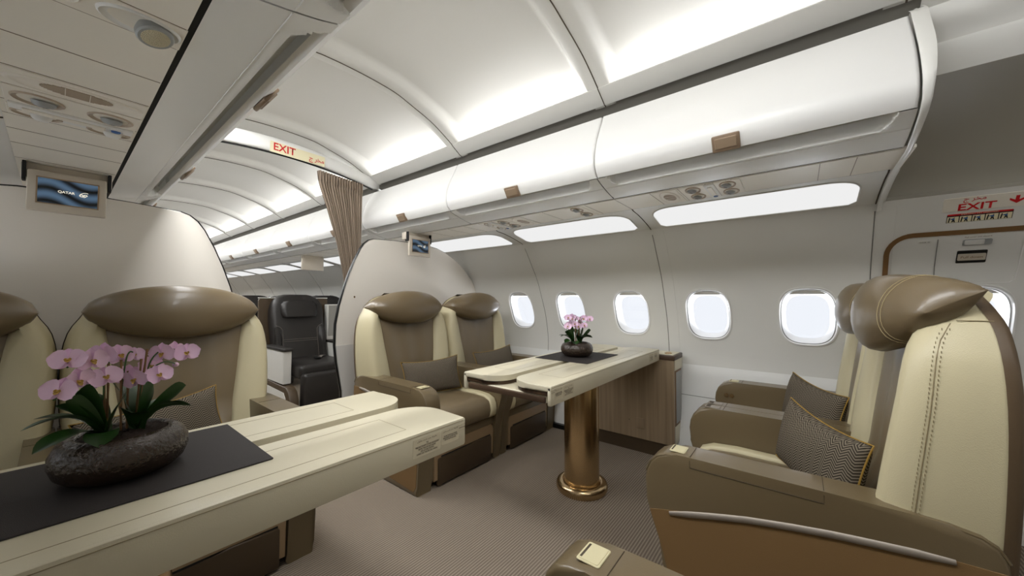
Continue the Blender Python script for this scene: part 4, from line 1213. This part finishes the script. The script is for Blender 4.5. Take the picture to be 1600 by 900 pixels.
spots = [((1.352, 4.40, 0), 'dark business seat by the window half hidden behind the right partition edge'),
         ((.66, 5.0, 0), 'dark business seat in the second row beyond the partitions, aisle side'),
         ((1.352, 5.85, 0), 'dark business seat in the second row beyond the partitions, window side'),
         ((.66, 6.4, 0), 'dark business seat in the third row beyond the partitions, aisle side'),
         ((1.352, 7.3, 0), 'dark business seat in the third row beyond the partitions, window side'),
         ((-.66, 5.0, 0), 'dark business seat left of the aisle in the second row beyond the partitions'),
         ((-.66, 6.4, 0), 'dark business seat left of the aisle in the third row beyond the partitions')]
for p_, lab in spots:
    c = copy_tree(S0); c.location = p_; c['label'] = lab
r = empty('privacy_console', (1.02, 4.26, 0), label='tall white and grey seat console behind the dark business seat', cat='console')
obj('body', box(-.055, .33, 0, .08, 0, 1.02, .01, 2), 'whitepanel', r)
obj('upper_panel', box(-.040, .16, -.006, .0, .66, 1.01, .002, 1), 'greypanel', r)
obj('screen_frame', box(.18, .30, -.012, .0, .78, 1.02, .004, 1), 'white', r)
obj('screen', box(.20, .28, -.015, -.011, .80, 1.0), 'drawer', r, smooth=0)
m2 = empty('stowed_monitor', (.60, 4.05, 1.62), label='pale blank monitor back hanging under the strip beyond the curtain', cat='monitor')
m2.location = (1.0, 4.75, 1.62)
obj('bezel', box(-.13, .13, -.012, .012, -.18, -.01, .006, 2), 'bezel', m2)
obj('mount', box(-.12, .12, -.02, .05, -.03, .0, .004, 1), 'bezel', m2)

# ------------------------------------------------------------------ light from the cabin and outside
w = bpy.data.worlds.new('World'); bpy.context.scene.world = w; w.use_nodes = True
bg = w.node_tree.nodes['Background']; bg.inputs[0].default_value = (.93, .955, 1, 1)
nt = w.node_tree
tc = nt.nodes.new('ShaderNodeTexCoord'); sp_ = nt.nodes.new('ShaderNodeSeparateXYZ'); nt.links.new(tc.outputs['Generated'], sp_.inputs[0])
mr = nt.nodes.new('ShaderNodeMapRange'); mr.interpolation_type = 'SMOOTHSTEP'       # pale sky over an added bright cloud deck that lights the bin undersides
mr.inputs[1].default_value = -.10; mr.inputs[2].default_value = -.26; mr.inputs[3].default_value = .98; mr.inputs[4].default_value = 16
nt.links.new(sp_.outputs[2], mr.inputs[0]); nt.links.new(mr.outputs[0], bg.inputs[1])

# ------------------------------------------------------------------ camera
f, yaw, pit, rol = 566.11, math.radians(51.583), math.radians(1.795), math.radians(.131)
F = Vector((math.sin(yaw)*math.cos(pit), math.cos(yaw)*math.cos(pit), math.sin(pit)))
R = Vector((math.cos(yaw), -math.sin(yaw), 0)); U = R.cross(F)
R2 = R*math.cos(rol)+U*math.sin(rol); U2 = -R*math.sin(rol)+U*math.cos(rol)
cd = bpy.data.cameras.new('Camera'); cam = bpy.data.objects.new('Camera', cd); C.objects.link(cam)
cd.sensor_width = 36; cd.lens = f*36/1600; cd.clip_start = .01; cd.clip_end = 100
cam.matrix_world = Matrix.Translation((-.98587, 0, 1.08427)) @ Matrix((R2, U2, -F)).transposed().to_4x4()
sc = bpy.context.scene; sc.camera = cam
sc.view_settings.view_transform = 'Standard'; sc.view_settings.look = 'None'
sc.view_settings.exposure = .05; sc.view_settings.gamma = 1; sc.view_settings.use_curve_mapping = False
sc.cycles.use_denoising = True
sc.cycles.max_bounces = 10; sc.cycles.diffuse_bounces = 6; sc.cycles.transparent_max_bounces = 12
sc.cycles.sample_clamp_indirect = 4
